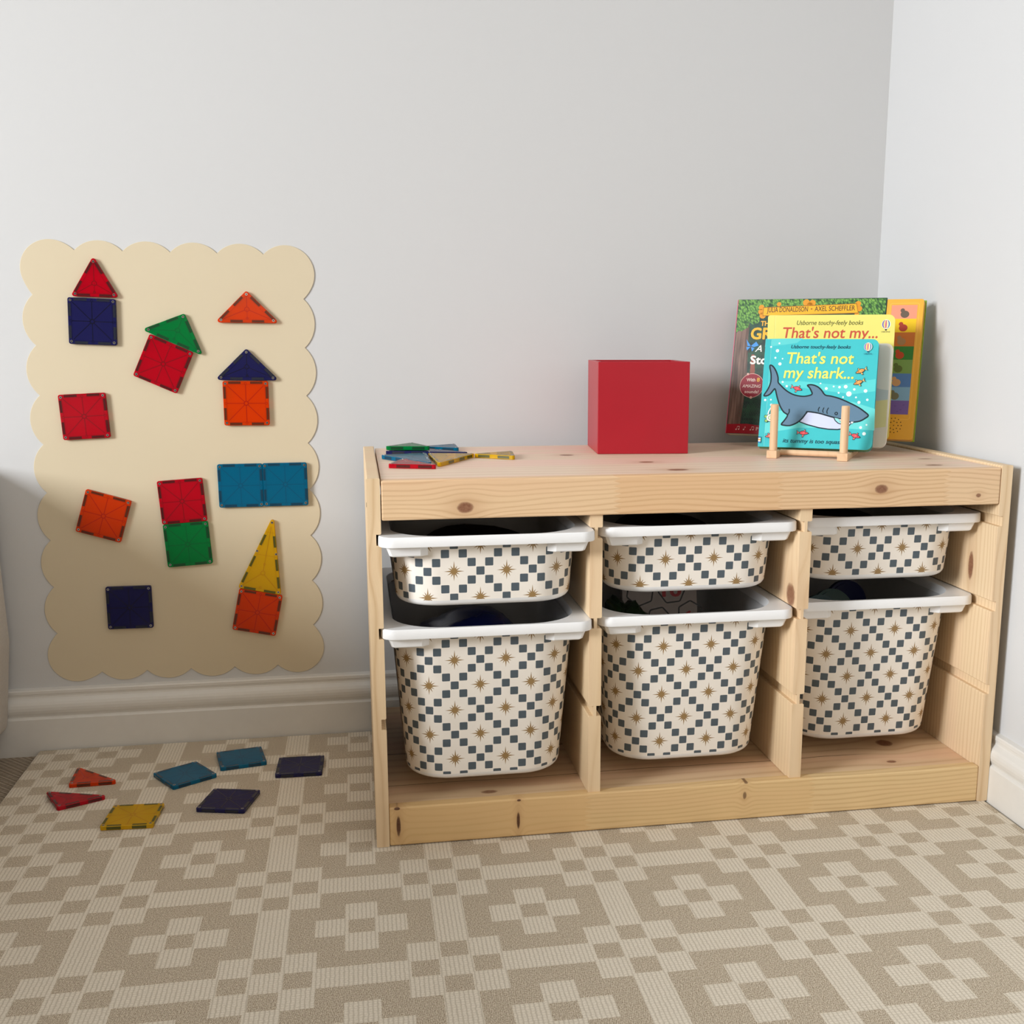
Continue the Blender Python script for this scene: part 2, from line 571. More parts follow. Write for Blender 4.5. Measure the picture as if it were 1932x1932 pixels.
P_shelf = pine('pine_shelf', 'x', 'y', 'z', knots=[(.8274, .124, .013, .014, 1.0), (.8014, .0475, .008, .005, .8), (.165, .04, .012, .006, .6)], freq=40, seed=52, off=(ox, oy, 0), light=(224, 194, 156), dark=(190, 150, 112), pink=.7, cracks=(.0190, .0850, .2100))

wood_part('side_panel', MB().extr_y(panel_profile(0, T, 0, H, False, True, GR), 0, D), P_side)
wood_part('side_panel', MB().extr_y(panel_profile(.9225, .9400, 0, H, True, False, GR), 0, D), P_sideR)
DZ0, DZ1 = .0550, .5030
D1, D2 = (.3055, .3235), (.6145, .6325)
P_div1 = pine('pine_divider_left', 'z', 'y', 'x', freq=90, seed=15, off=(ox, oy, 0), light=(230, 204, 166), dark=(205, 171, 126), contrast=.7)
for (a, b), pm in ((D1, P_div1), (D2, P_div)):
    wood_part('divider', MB().extr_y(panel_profile(a, b, DZ0, DZ1, True, True, GR), .006, D - .004), pm)
wood_part('top_board', MB().box(T + .0018, .9208, .0185, D, .5035, .5215), P_top)
wood_part('top_rail', MB().box(T + .0010, .9218, 0, .018, .4675, .5218), P_fas, .0022)
wood_part('back_rail', MB().box(T + .0010, .9218, D - .018, D, .4675, .5033), P_top)
wood_part('bottom_shelf', MB().box(T + .0003, .9222, .0185, D, .0370, .0548), P_shelf)
wood_part('plinth', MB().box(T + .0003, .9222, 0, .0183, 0.0008, .0582), P_pli, .0022)
# screw hole caps on the outer side
mbs = MB().cyl((-.0004, .02, .487), (.002, .02, .487), .0032, 12)
for i, q in enumerate(mbs.v): mbs.v[i] = (q[0] - ox, q[1] - oy, q[2])
tag(mbs.build('screw', plain('dark_screw', srgb(70, 66, 62), .4, metal=.6), cab))

# ------------------------------------------------------------------ bins
M_white = plain('white_plastic', srgb(240, 240, 240), 0.32, 0.5, nz=.01)
M_inner_shade = plain('inner_plastic_shade', srgb(196, 196, 196), 0.4, 0.4, nz=.01)  # white plastic greyed: the shade inside the bins is put into its colour

def pattern_mat():
    t = NT('sticker_pattern')
    uv = t.new('ShaderNodeUVMap'); uv.uv_map = 'uv'
    s = t.sep(uv.outputs[0])
    U, V = s[0], s[1]                    # in grid units g
    iu = t.m('FLOOR', t.m('ADD', U, 0.5)); iv = t.m('FLOOR', t.m('ADD', V, 0.5))
    lu = t.m('SUBTRACT', U, iu); lv = t.m('SUBTRACT', V, iv)
    def mod6(x):
        return t.m('FLOORED_MODULO', t.m('ADD', x, 60.5), 6.0)
    s1 = mod6(t.m('SUBTRACT', t.m('ADD', iu, iv), 3.0)); s2 = mod6(t.m('SUBTRACT', t.m('SUBTRACT', iu, iv), 3.0))
    on = t.m('MAXIMUM', t.m('LESS_THAN', s1, 1.0), t.m('LESS_THAN', s2, 1.0))
    hs, rr = 0.466, 0.11
    qx = t.m('MAXIMUM', t.m('SUBTRACT', t.m('ABSOLUTE', lu), hs - rr), 0.0); qy = t.m('MAXIMUM', t.m('SUBTRACT', t.m('ABSOLUTE', lv), hs - rr), 0.0)
    d = t.m('SQRT', t.m('ADD', t.m('MULTIPLY', qx, qx), t.m('MULTIPLY', qy, qy)))
    sq = t.m('MULTIPLY', t.m('LESS_THAN', d, rr), on)
    def star(du, dv):
        x = t.m('SUBTRACT', t.m('FLOORED_MODULO', t.m('ADD', U, 63.0 + du), 6.0), 3.0)
        y = t.m('SUBTRACT', t.m('FLOORED_MODULO', t.m('ADD', V, 63.0 + dv), 6.0), 3.0)
        r = t.m('SQRT', t.m('ADD', t.m('MULTIPLY', x, x), t.m('MULTIPLY', y, y)))
        th = t.m('ARCTAN2', y, x)
        k = t.m('MULTIPLY', th, 12.0 / (2 * PI))
        idx = t.m('FLOOR', t.m('ADD', k, 0.5))
        a = t.m('MULTIPLY', t.m('ABSOLUTE', t.m('SUBTRACT', k, idx)), 2 * PI / 12)
        card = t.m('LESS_THAN', t.m('FLOORED_MODULO', t.m('ADD', idx, 36.5), 3.0), 1.0)
        odd = t.m('SINE', t.m('MULTIPLY_ADD', idx, 2.3, 0.6))
        Rr = t.m('ADD', t.m('MULTIPLY', card, 0.31), t.m('MULTIPLY_ADD', odd, 0.07, 0.82))
        lim = t.m('MULTIPLY', t.m('SUBTRACT', 1.0, t.m('DIVIDE', r, Rr)), 0.142)
        sp = t.m('LESS_THAN', t.m('MULTIPLY', a, r), lim)
        return t.m('MAXIMUM', sp, t.m('LESS_THAN', r, 0.33))
    st = t.m('MAXIMUM', star(0.0, 0.0), star(3.0, 3.0))
    n = t.noise(t.obj(), 35, 3)
    cream = t.mix(n, srgb(244, 237, 227), srgb(237, 229, 218))
    blue = t.mix(n, srgb(84, 95, 106), srgb(76, 87, 92))
    col = t.mix(sq, cream, blue)
    col = t.mix(st, col, srgb(152, 122, 78))
    t.base(col, 0.38, 0.4)
    return t.mat

M_pat = pattern_mat()

def rrect(x0, x1, y0, y1, rf, rb, seg=10):
    """ccw rounded rectangle starting at the front-left corner; same point count for every radius"""
    out = []
    for (cx, cy, r, a0) in ((x0 + rf, y0 + rf, rf, PI), (x1 - rf, y0 + rf, rf, 1.5 * PI), (x1 - rb, y1 - rb, rb, 0), (x0 + rb, y1 - rb, rb, .5 * PI)):
        for k in range(seg + 1):
            a = a0 + .5 * PI * k / seg
            out.append((cx + r * math.cos(a), cy + r * math.sin(a)))
    return out

G = 0.01208
def make_bin(h, label, cat, group):
    """origin at rim bottom, front centre"""
    root = empty('storage_bin', label=label, cat=cat, group=group)
    W2, L, RH = .1478, .418, .0138
    # rim
    mb = MB()
    loops = [(rrect(-W2, W2, 0, L, .021, .021), 0.0), (rrect(-W2 - .0004, W2 + .0004, -.0004, L, .0215, .021), .0015), (rrect(-W2, W2, 0, L, .021, .021), RH - .0018), (rrect(-W2 + .0012, W2 - .0012, .0012, L - .001, .020, .020), RH),
             (rrect(-.131, .131, .0095, L - .012, .072, .06), RH - .0010), (rrect(-.1295, .1295, .011, L - .0135, .070, .06), RH - .004), (rrect(-.1290, .1290, .0120, L - .014, .070, .06), -.0015)]
    n = len(loops[0][0])
    v = []
    for q, z in loops: v += [(a, b, z) for a, b in q]
    f = [(k * n + i, k * n + (i + 1) % n, (k + 1) * n + (i + 1) % n, (k + 1) * n + i) for k in range(len(loops) - 1) for i in range(n)]
    f += [((len(loops) - 1) * n + i, (len(loops) - 1) * n + (i + 1) % n, (i + 1) % n, i) for i in range(n)]
    mb.add(v, f, 0, True)
    for sx in (-1, 1):       # corner brackets below the rim
        def plan(xo, y0, z):
            q = [(.0925, y0), (xo - .004, y0), (xo, y0 + .004), (xo, .20), (.1296, .20)]
            for k in range(9):
                a = -PI / 2 * k / 8 * .86
                q.append((.0685 + .0612 * math.cos(a), .0805 + .0612 * math.sin(a)))
            return [(sx * a, b, z) for a, b in q]
        L0, L1, L2 = plan(.1385, .0085, -.0005), plan(.1338, .0105, -.0130), plan(.1320, .0120, -.0145)
        nn = len(L0)
        f = [(k * nn + i, k * nn + (i + 1) % nn, (k + 1) * nn + (i + 1) % nn, (k + 1) * nn + i) for k in (0, 1) for i in range(nn)]
        from mathutils.geometry import tessellate_polygon
        f += [tuple(2 * nn + e for e in q) for q in tessellate_polygon([[Vector((a, b, 0)) for a, b, _ in L2]])]
        if sx > 0: f = [q[::-1] for q in f]
        mb.add(L0 + L1 + L2, f, 0)
    rim = mb.build('rim', M_white, root)
    m = rim.modifiers.new('edge', 'EDGE_SPLIT'); m.split_angle = R(35)
    # tub
    mb = MB()
    tap = (h - .02) / .2
    def outl(z, extra=0.0):
        k = -z / .2
        hw = .1305 - .0155 * k - extra
        return rrect(-hw, hw, .0185 + .0150 * k + extra, L - .02 - .012 * k - extra, .062 - extra, .055 - extra)
    zb = -(h - RH)
    zs = [0.0, -.02, -.04, zb * .6, zb + .022, zb + .0095]
    ref = outl(0)
    # arc length, zero at the front centre
    seg = 10
    arc = [0.0]
    for i in range(1, len(ref)):
        arc.append(arc[-1] + (Vector(ref[i]) - Vector(ref[i - 1])).length)
    tot = arc[-1] + (Vector(ref[0]) - Vector(ref[-1])).length
    mid = (arc[seg] + arc[seg + 1]) / 2
    v = []; uvs = []
    n = len(ref)
    for z in zs:
        q = outl(z)
        q2 = q + [q[0]]
        sl = [0.0]
        for i in range(1, len(q2)): sl.append(sl[-1] + (Vector(q2[i]) - Vector(q2[i - 1])).length)
        md = (sl[seg] + sl[seg + 1]) / 2
        sl = [e - md for e in sl]
        for i, (a, b) in enumerate(q2):
            v.append((a, b, z)); uvs.append(((sl[i] + BU) / G, (z + BV) / GV))
    N = n + 1
    mb.add(v, [(k * N + i, (k + 1) * N + i, (k + 1) * N + i + 1, k * N + i + 1) for k in range(len(zs) - 1) for i in range(n)], 1, True, uvs)
    # base rounding in white plastic
    v = []
    lv = [(zb + .0095, 0.0), (zb + .006, .0008), (zb + .0032, .0026), (zb + .0012, .0055), (zb, .011)]
    for z, e in lv:
        v += [(a, b, z) for a, b in outl(z, e)]
    mb.add(v, [(k * n + i, (k + 1) * n + i, (k + 1) * n + (i + 1) % n, k * n + (i + 1) % n) for k in range(len(lv) - 1) for i in range(n)] + [[(len(lv) - 1) * n + i for i in range(n)][::-1]], 0, True)
    # inside
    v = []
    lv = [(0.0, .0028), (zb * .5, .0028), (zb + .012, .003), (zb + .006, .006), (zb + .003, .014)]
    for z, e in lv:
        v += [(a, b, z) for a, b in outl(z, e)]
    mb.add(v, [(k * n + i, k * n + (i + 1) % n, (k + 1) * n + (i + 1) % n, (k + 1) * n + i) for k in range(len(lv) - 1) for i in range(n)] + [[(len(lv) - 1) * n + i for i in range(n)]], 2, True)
    mb.build('tub', [M_white, M_pat, M_inner_shade], root)
    return root

BU, BV, GV = -.0255 + .0725 * 4, .0388, .01250
shallow = make_bin(.1030, 'shallow white bin with starburst and square pattern in the left column', 'storage bin', 'shallow patterned bins in the top row')
deep = make_bin(.2355, 'deep white bin with starburst and square pattern in the left column', 'storage bin', 'deep patterned bins in the lower row')
cols = [((T + D1[0]) / 2, -.0225, -.0085), ((D1[1] + D2[0]) / 2, .0085, .0095), ((D2[1] + .9225) / 2, .037, .0445)]
names = ['left', 'middle', 'right']
for k, (x, ys_, yd) in enumerate(cols):
    a = shallow if k == 0 else copy_tree(shallow)
    b = deep if k == 0 else copy_tree(deep)
    a.location = (x, ys_, .4346); b.location = (x, yd, .3046)
    a['label'] = 'shallow white bin with starburst and square pattern, top slot of the %s column' % names[k]
    b['label'] = 'deep white bin with starburst and square pattern, lower slot of the %s column' % names[k]

# contents of the bins, with an added dark filler
def lump(name, loc, size, mat, label, cat, seed=1, amp=.18, sub=3):
    import bmesh
    from mathutils import noise
    bm = bmesh.new()
    bmesh.ops.create_icosphere(bm, subdivisions=sub, radius=1.0)
    for q in bm.verts:
        k = 1 + amp * noise.noise(q.co * 1.7 + Vector((seed, 0, 0))) + amp * .4 * noise.noise(q.co * 5 + Vector((0, seed, 0)))
        q.co = Vector((q.co.x * size[0], q.co.y * size[1], q.co.z * size[2])) * k
    mb = MB(); mb.bm(bm, 0, True)
    o = mb.build(name, mat, None, loc)
    return tag(o, label, cat)

lump('plastic_bag', (.150, .190, .2290), (.088, .120, .060), plain('navy_plastic', srgb(16, 34, 120), .25, .5), 'crumpled dark blue plastic bag inside the deep left bin', 'bag', 3, .22)
lump('tinsel_bundle', (.397, .16, .262), (.034, .07, .038), plain('dark_green_tinsel', srgb(40, 66, 36), .25, .8, nz=.4, sc=900), 'dark green glittery bundle at the left of the deep middle bin', 'decoration', 5, .5, 4)
M_dk = plain('dark_filler', srgb(38, 28, 24), .9, .1, nz=.2)  # for the black lump added to cut bounced light in the left bin
lump('toy_filler', (.161, .185, .3900), (.092, .120, .034), M_dk, 'black lump added to darken the shallow bin of the left column', 'toy', 11, .12)
lump('toy_filler', (.469, .215, .3930), (.090, .120, .038), plain('brown_felt', srgb(58, 38, 30), .9, .1, nz=.2), 'dark brown rounded toy in the shallow bin of the middle column', 'toy', 13, .10)
lump('toy_filler', (.777, .245, .3915), (.088, .115, .034), plain('brown_felt_dark', srgb(48, 34, 28), .9, .1, nz=.25), 'dark brown toy in the shallow bin of the right column', 'toy', 17, .2)
mb = MB(); mb.bm((lambda b: (__import__('bmesh').ops.create_uvsphere(b, u_segments=24, v_segments=14, radius=.034), b)[1])(__import__('bmesh').new()), 0, True)
tag(mb.build('ball', plain('orange_plastic', srgb(196, 112, 60), .4), None, (.5155, .115, .252)), 'orange ball inside the deep middle bin', 'ball')
for k, (x, y, z, col, tl) in enumerate(((.706, .12, .222, (14, 56, 60), 12), (.758, .18, .216, (18, 70, 72), 18), (.808, .25, .214, (22, 30, 76), 8))):
    mb = MB().cyl((0, 0, .045), (.008, 0, .045), .042, 32).cyl((.007, 0, .045), (.010, 0, .045), .037, 32)
    o = mb.build('toy_plate', plain('plate_colour_%s' % 'abc'[k], srgb(*col), .35), None, (x, y, z))
    o.rotation_euler = (0, R(-tl), R(-78))
    tag(o, ['dark teal toy plate leaning at the left inside the deep right bin', 'green-teal toy plate leaning second inside the deep right bin', 'navy toy plate leaning inside the deep right bin, rightmost of the plates'][k], 'toy plate', 'toy plates in the deep right bin')

# ------------------------------------------------------------------ text / flat print helpers
_txt = {}
def text_mesh(s, shear=0.0):
    key = (s, shear)
    if key in _txt: return _txt[key]
    cu = bpy.data.curves.new('txt', 'FONT'); cu.body = s; cu.size = 1.0; cu.shear = shear; cu.resolution_u = 3
    cu.align_x = 'LEFT'
    o = bpy.data.objects.new('txt', cu); C.objects.link(o)
    bpy.context.view_layer.update()
    dg = bpy.context.evaluated_depsgraph_get()
    me = bpy.data.meshes.new_from_object(o.evaluated_get(dg))
    v = [tuple(q.co[:2]) for q in me.vertices]; f = [tuple(p.vertices) for p in me.polygons]
    bpy.data.objects.remove(o); bpy.data.curves.remove(cu); bpy.data.meshes.remove(me)
    _txt[key] = (v, f)
    return _txt[key]


class Print:
    """flat coloured shapes on the cover plane x-z (front faces -y); each layer a hair in front of the last"""
    def __init__(s, mb, y=0.0, step=.00012):
        s.mb = mb; s.y = y; s.step = step; s.k = 0; s.mats = {}; s.order = []

    def mi(s, col):
        if col not in s.mats:
            s.mats[col] = len(s.order) + BASE_SLOTS
            s.order.append(plain('print_%02x%02x%02x' % col, srgb(*col), .35, .4, nz=.015))
        return s.mats[col]

    def lay(s):
        s.k += 1
        return s.y - s.k * s.step

    def poly(s, pts, col, new=True):
        y = s.lay() if new else s.y - s.k * s.step
        a = sum(pts[i][0] * pts[(i + 1) % len(pts)][1] - pts[(i + 1) % len(pts)][0] * pts[i][1] for i in range(len(pts)))
        if a < 0: pts = pts[::-1]
        from mathutils.geometry import tessellate_polygon
        tri = tessellate_polygon([[Vector((p[0], p[1], 0)) for p in pts]])
        s.mb.add([(p[0], y, p[1]) for p in pts], [t_ for t_ in tri], s.mi(col))

    def disc(s, x, z, r, col, r2=None, n=20, new=False, rot=0):
        r2 = r if r2 is None else r2
        c_, s_ = math.cos(rot), math.sin(rot)
        s.poly([(x + r * math.cos(2 * PI * i / n) * c_ - r2 * math.sin(2 * PI * i / n) * s_, z + r * math.cos(2 * PI * i / n) * s_ + r2 * math.sin(2 * PI * i / n) * c_) for i in range(n)], col, new)

    def line(s, pts, w, col, closed=False, new=True):
        y = s.lay() if new else s.y - s.k * s.step
        n = len(pts)
        P = [Vector(p) for p in pts]
        L = []; Rr = []
        for i in range(n):
            a = P[i - 1] if (i > 0 or closed) else P[i]
            b = P[(i + 1) % n] if (i < n - 1 or closed) else P[i]
            d = (b - a); d = d.normalized() if d.length > 0 else Vector((1, 0))
            nn = Vector((-d.y, d.x)) * (w / 2)
            L.append(P[i] + nn); Rr.append(P[i] - nn)
        v = [(q.x, y, q.y) for q in L] + [(q.x, y, q.y) for q in Rr]
        f = [(i, i + n, (i + 1) % n + n, (i + 1) % n) for i in range(n if closed else n - 1)]
        s.mb.add(v, f, s.mi(col))

    def text(s, txt, x, z, size, col, width=None, shear=0.0, bold=0.0, rot=0.0, new=True):
        """x,z: lower left of the text; width: fit to this width"""
        v, f = text_mesh(txt, shear)
        x0 = min(q[0] for q in v); x1 = max(q[0] for q in v)
        sx = size if width is None else width / (x1 - x0)
        y = s.lay() if new else s.y - s.k * s.step
        offs = [(0, 0)] if bold == 0 else [(bold * math.cos(a), bold * math.sin(a)) for a in (0, PI / 3, 2 * PI / 3, PI, 4 * PI / 3, 5 * PI / 3)]
        c_, s_ = math.cos(rot), math.sin(rot)
        for j, (bx, bz) in enumerate(offs):
            yy = y - j * .000003
            vv = []
            for q in v:
                X, Z = (q[0] - x0) * sx + bx, q[1] * size + bz
                vv.append((x + X * c_ - Z * s_, yy, z + X * s_ + Z * c_))
            s.mb.add(vv, f, s.mi(col))

def spline(pts, n=6, closed=True):
    """Catmull-Rom through the points"""
    out = []; N = len(pts)
    rng = range(N) if closed else range(N - 1)
    for i in rng:
        p = [Vector(pts[(i + k) % N] if closed else pts[min(max(i + k, 0), N - 1)]) for k in (-1, 0, 1, 2)]
        for k in range(n):
            u = k / n
            q = .5 * ((2 * p[1]) + (-p[0] + p[2]) * u + (2 * p[0] - 5 * p[1] + 4 * p[2] - p[3]) * u * u + (-p[0] + 3 * p[1] - 3 * p[2] + p[3]) * u ** 3)
            out.append((q.x, q.y))
    if not closed: out.append(tuple(pts[-1]))
    return out

BASE_SLOTS = 3

# ------------------------------------------------------------------ scalloped board on the wall
def scallop():
    nx, nz = 5, 8                      # cusps along the top / the side
    X0, X1, Z0, Z1 = -.5300, -.0952, .1293, .8480
    cxs = [-.4605 + .0752 * k - .0000 for k in range(nx)]
    czs = [.7755 - .0820 * k for k in range(nz)]
    pts = []
    def arc(p, q, sag, n=14):
        p = Vector(p); q = Vector(q); c = (q - p).length
        r = (c * c / 4 + sag * sag) / (2 * sag)
        mid = (p + q) / 2; d = (q - p).normalized(); nn = Vector((d.y, -d.x))
        ce = mid - nn * (r - sag)
        a0 = math.atan2(p.y - ce.y, p.x - ce.x); a1 = math.atan2(q.y - ce.y, q.x - ce.x)
        da = (a1 - a0) % (2 * PI)
        for k in range(n):
            a = a0 + da * k / n
            pts.append((ce.x + r * math.cos(a), ce.y + r * math.sin(a)))
    B = [(x, Z0) for x in cxs]; Rr = [(X1, z) for z in reversed(czs)]; Tt = [(x, Z1) for x in reversed(cxs)]; Ll = [(X0, z) for z in czs]
    def corner(p, q, ce, r, n=26):
        a0 = math.atan2(p[1] - ce[1], p[0] - ce[0]); a1 = math.atan2(q[1] - ce[1], q[0] - ce[0])
        da = (a1 - a0) % (2 * PI)
        r0 = math.hypot(p[0] - ce[0], p[1] - ce[1]); r1 = math.hypot(q[0] - ce[0], q[1] - ce[1])
        for k in range(n):
            u = k / n
            rr = r + (r0 - r) * max(0, 1 - u * 6) ** 2 + (r1 - r) * max(0, (u - 1) * 6 + 1) ** 2
            a = a0 + da * u
            pts.append((ce[0] + rr * math.cos(a), ce[1] + rr * math.sin(a)))
    for i in range(nx - 1): arc(B[i], B[i + 1], .0160)
    corner(B[-1], Rr[0], (-.1240, .1605), .0465)
    for i in range(nz - 1): arc(Rr[i], Rr[i + 1], .0175)
    corner(Rr[-1], Tt[0], (-.1235, .8165), .0475)
    for i in range(nx - 1): arc(Tt[i], Tt[i + 1], .0165)
    corner(Tt[-1], Ll[0], (-.4985, .8170), .0475)
    for i in range(nz - 1): arc(Ll[i], Ll[i + 1], .0180)
    corner(Ll[-1], B[0], (-.5010, .1610), .0475)
    c = Vector((-.3126, .4887)); a = R(-.55)
    return [(c.x + (x - c.x) * math.cos(a) - (z - c.y) * math.sin(a), c.y + (x - c.x) * math.sin(a) + (z - c.y) * math.cos(a)) for x, z in pts]

BT = .0016
t = NT('beige_board')
n = t.noise(t.obj(), 5.0, 2); n2 = t.noise(t.obj(), 700, 2)
t.base(t.mix(n, srgb(214, 200, 172), srgb(209, 194, 165)), 0.55, 0.3)
t.bump(t.m('ADD', t.m('MULTIPLY', n, 6.0), t.m('MULTIPLY', n2, .1)), 0.08, 0.001)
mb = MB()
sp = scallop()
mb.M = Matrix.Translation((0, WY - .0001, 0)) @ Matrix.Rotation(PI / 2, 4, 'X')
mb.prism(sp, 0.0, BT, 0, cham=.0004)
tag(mb.build('magnetic_board', t.mat), 'large beige scalloped-edge magnetic board fixed to the back wall', 'board')

# ------------------------------------------------------------------ magnetic tiles
TILE = {'red': ((206, 4, 34), (116, 4, 18), (78, 8, 14)), 'orange': ((236, 70, 4), (160, 26, 4), (92, 34, 10)), 'indigo': ((38, 38, 96), (10, 11, 34), (30, 34, 48)),
        'green': ((0, 140, 66), (0, 92, 46), (4, 66, 34)), 'teal': ((0, 116, 156), (0, 76, 108), (6, 58, 82)), 'yellow': ((232, 184, 20), (176, 122, 8), (84, 80, 22))}
TH = .0064

def tile_mats(cn):
    base, rib, mag = TILE[cn]
    t = NT('tile_' + cn)
    c = srgb(*base)
    tr = t.new('ShaderNodeBsdfTransparent')
    tr.inputs[0].default_value = tuple(min(1, x ** .55 * 1.02) for x in c[:3]) + (1,)
    t.base(c, .16, .4)
    mx = t.new('ShaderNodeMixShader')
    mx.inputs[0].default_value = .58
    t.l.new(tr.outputs[0], mx.inputs[1]); t.l.new(t.b.outputs[0], mx.inputs[2]); t.l.new(mx.outputs[0], t.out.inputs[0])
    return t.mat, plain('tile_rib_' + cn, srgb(*rib), .2, .5), plain('tile_magnet_' + cn, srgb(*mag), .25, .5, nz=.08)

M_steel = plain('rivet_steel', srgb(205, 205, 205), .22, .5, metal=1.0)
M_hole = plain('rivet_hole', srgb(24, 22, 22), .5)
SQ = .0755
KIND = {
    'square': ([(-SQ / 2, -SQ / 2), (SQ / 2, -SQ / 2), (SQ / 2, SQ / 2), (-SQ / 2, SQ / 2)], .0032),
    'corner': ([(-.0534, 0), (.0534, 0), (0, .0534)], .0034),
    'even': ([(-SQ / 2, 0), (SQ / 2, 0), (0, .0654)], .0034),
    'tall': ([(-SQ / 2, 0), (SQ / 2, 0), (0, .1405)], .0034),
}
_tp = {}
def tile(kind, cn, loc, rot, label, group):
    key = (kind, cn)
    if key in _tp:
        o = copy_tree(_tp[key]); o.location = loc; o.rotation_euler = rot
        tag(o, label, 'magnetic tile', group)
        if 'group' in o and group is None: del o['group']
        return o
    root = empty('magnetic_tile', loc, rot, label, 'magnetic tile', group)
    glass, rib, mag = tile_mats(cn)
    P, rr = KIND[kind]
    out = rounded(P, rr, 5)
    mb = MB().prism(out, 0, TH, 0, cham=.0006)
    inn = rounded(inset(P, .0056), .001, 2)
    z1 = TH + .00012
    def strip(a, b, w):
        a = Vector(a); b = Vector(b); d = (b - a).normalized(); q = Vector((-d.y, d.x)) * w / 2
        mb.add([(a.x + q.x, a.y + q.y, z1), (a.x - q.x, a.y - q.y, z1), (b.x - q.x, b.y - q.y, z1), (b.x + q.x, b.y + q.y, z1)], [(0, 1, 2, 3)], 1)
    n = len(inn)
    for i in range(n): strip(inn[i], inn[(i + 1) % n], .00045)
    cen = Vector((sum(p[0] for p in P) / len(P), sum(p[1] for p in P) / len(P)))
    def ring(c, r0, r1, m=16):
        v = [(c[0] + r0 * math.cos(2 * PI * i / m), c[1] + r0 * math.sin(2 * PI * i / m), z1 + .0001) for i in range(m)] + [(c[0] + r1 * math.cos(2 * PI * i / m), c[1] + r1 * math.sin(2 * PI * i / m), z1 + .0001) for i in range(m)]
        mb.add(v, [(i, (i + 1) % m, (i + 1) % m + m, i + m) for i in range(m)], 1)
    if kind == 'square':
        for k in range(8):
            a = k * PI / 4; r1 = .0318 if k % 2 == 0 else .0435
            strip((.0032 * math.cos(a), .0032 * math.sin(a)), (r1 * math.cos(a) * (1 if k % 2 == 0 else .98), r1 * math.sin(a) * (1 if k % 2 == 0 else .98)), .0011)
        ring((0, 0), .0042, .0027)
        for k in range(4): ring((.0335 * math.cos(k * PI / 2), .0335 * math.sin(k * PI / 2)), .0022, .0015, 10)
    else:
        if kind == 'tall': cen = Vector((0, .034))
        if kind == 'corner': cen = Vector((0, .0225))
        ring(cen, .0042, .0032)
        for i, q in enumerate(P):
            q = Vector(q); d = (q - cen); strip(cen + d.normalized() * .004, cen + d * (.80 if i < 2 else .78), .0010)
        if kind == 'tall':
            strip((-.0185, .066), (.0185, .066), .0007); strip((-.0075, .108), (.0075, .108), .0007)
            ring((0, .050), .0022, .0015, 10)
        else:
            strip(cen, (cen.x, .0065), .0007)
        ring((0, .0075), .0022, .0014, 10)
    mb.build('shell', [glass, rib], root)
    # magnets
    mg = {'square': [[.26, .74]] * 4, 'even': [[.27, .73]] * 3, 'corner': [[.335, .665], [.27, .70], [.30, .73]], 'tall': [[.27, .73], [.155, .375, .665], [.335, .625, .845]]}[kind]
    for i in range(len(P)):
        a = Vector(P[i]); b = Vector(P[(i + 1) % len(P)]); d = (b - a).normalized(); q = Vector((-d.y, d.x))
        for u in mg[i]:
            c = a + (b - a) * u
            hl = .0102
            mb = MB(); mb.M = Matrix(((d.x, q.x, 0, c.x), (d.y, q.y, 0, c.y), (0, 0, 1, 0), (0, 0, 0, 1)))
            mb.box(-hl, hl, -.00015, .004, .0011, TH - .0011).box(-hl, hl, .0008, .0047, .0011, TH + .0001)
            mb.build('magnet', mag, root)
    rv = []
    N = len(P)
    for i in range(N):
        p0, p1, p2 = Vector(P[i - 1]), Vector(P[i]), Vector(P[(i + 1) % N])
        a = (p0 - p1).normalized(); b = (p2 - p1).normalized(); ang = a.angle(b)
        rv.append(p1 + (a + b).normalized() * min(.0043 / math.sin(ang / 2), .0145))
    if kind == 'tall': rv += [Vector((-.0165, .0715)), Vector((.0165, .0715))]
    for c in rv:
        mb = MB().cyl((c.x, c.y, TH - .001), (c.x, c.y, TH + .0005), .0021, 14, 0)
        mb.cyl((c.x, c.y, TH + .0003), (c.x, c.y, TH + .00058), .0011, 10, 1)
        mb.build('rivet', [M_steel, M_hole], root)
    _tp[key] = root
    return root

GW = 'magnetic tiles on the scalloped board'
def on_board(kind, cn, x, z, ang, label, outw=0.0):
    return tile(kind, cn, (x, WY - .0001 - BT - .0001 - outw, z), (PI / 2, R(-ang), 0), label, GW)

on_board('square', 'indigo', -.4357, .7346, -2.2, 'dark blue square tile under the upright red triangle, top left of the board')
on_board('even', 'red', -.4290, .7744, -1.6, 'upright red triangle tile standing on the dark blue square at the board top')
on_board('square', 'red', -.3276, .6648, -24.4, 'tilted red square tile under the green triangle')
on_board('corner', 'green', -.3106, .6998, -24.4, 'green triangle tile forming the roof of the tilted red square')
on_board('corner', 'orange', -.1869, .7332, -.6, 'orange triangle tile alone at the top right of the board')
on_board('square', 'orange', -.1954, .5978, -.3, 'orange square tile directly under the dark blue triangle')
on_board('corner', 'indigo', -.1919, .6370, -.9, 'dark blue triangle tile forming the roof of the orange square')
on_board('square', 'red', -.4598, .5784, 2.6, 'red square tile alone at the left side of the board, touching no other tile')
on_board('square', 'orange', -.4412, .4084, -17.3, 'tilted orange square tile alone at the left side of the board')
on_board('square', 'red', -.3107, .4308, 3.6, 'red square tile stacked directly on the green square')
on_board('square', 'green', -.3056, .3550, 3.4, 'green square tile under a red square on the board')
on_board('square', 'teal', -.2116, .4558, .2, 'teal square tile, left one of the joined teal pair on the board')
on_board('square', 'teal', -.1358, .4562, .2, 'teal square tile, right one of the joined teal pair on the board')
on_board('tall', 'yellow', -.1886, .2662, -12.4, 'tall yellow triangle tile standing as a spire on an orange square')
on_board('square', 'orange', -.1940, .2280, -12.0, 'orange square tile under the tall yellow triangle, lower right of the board')
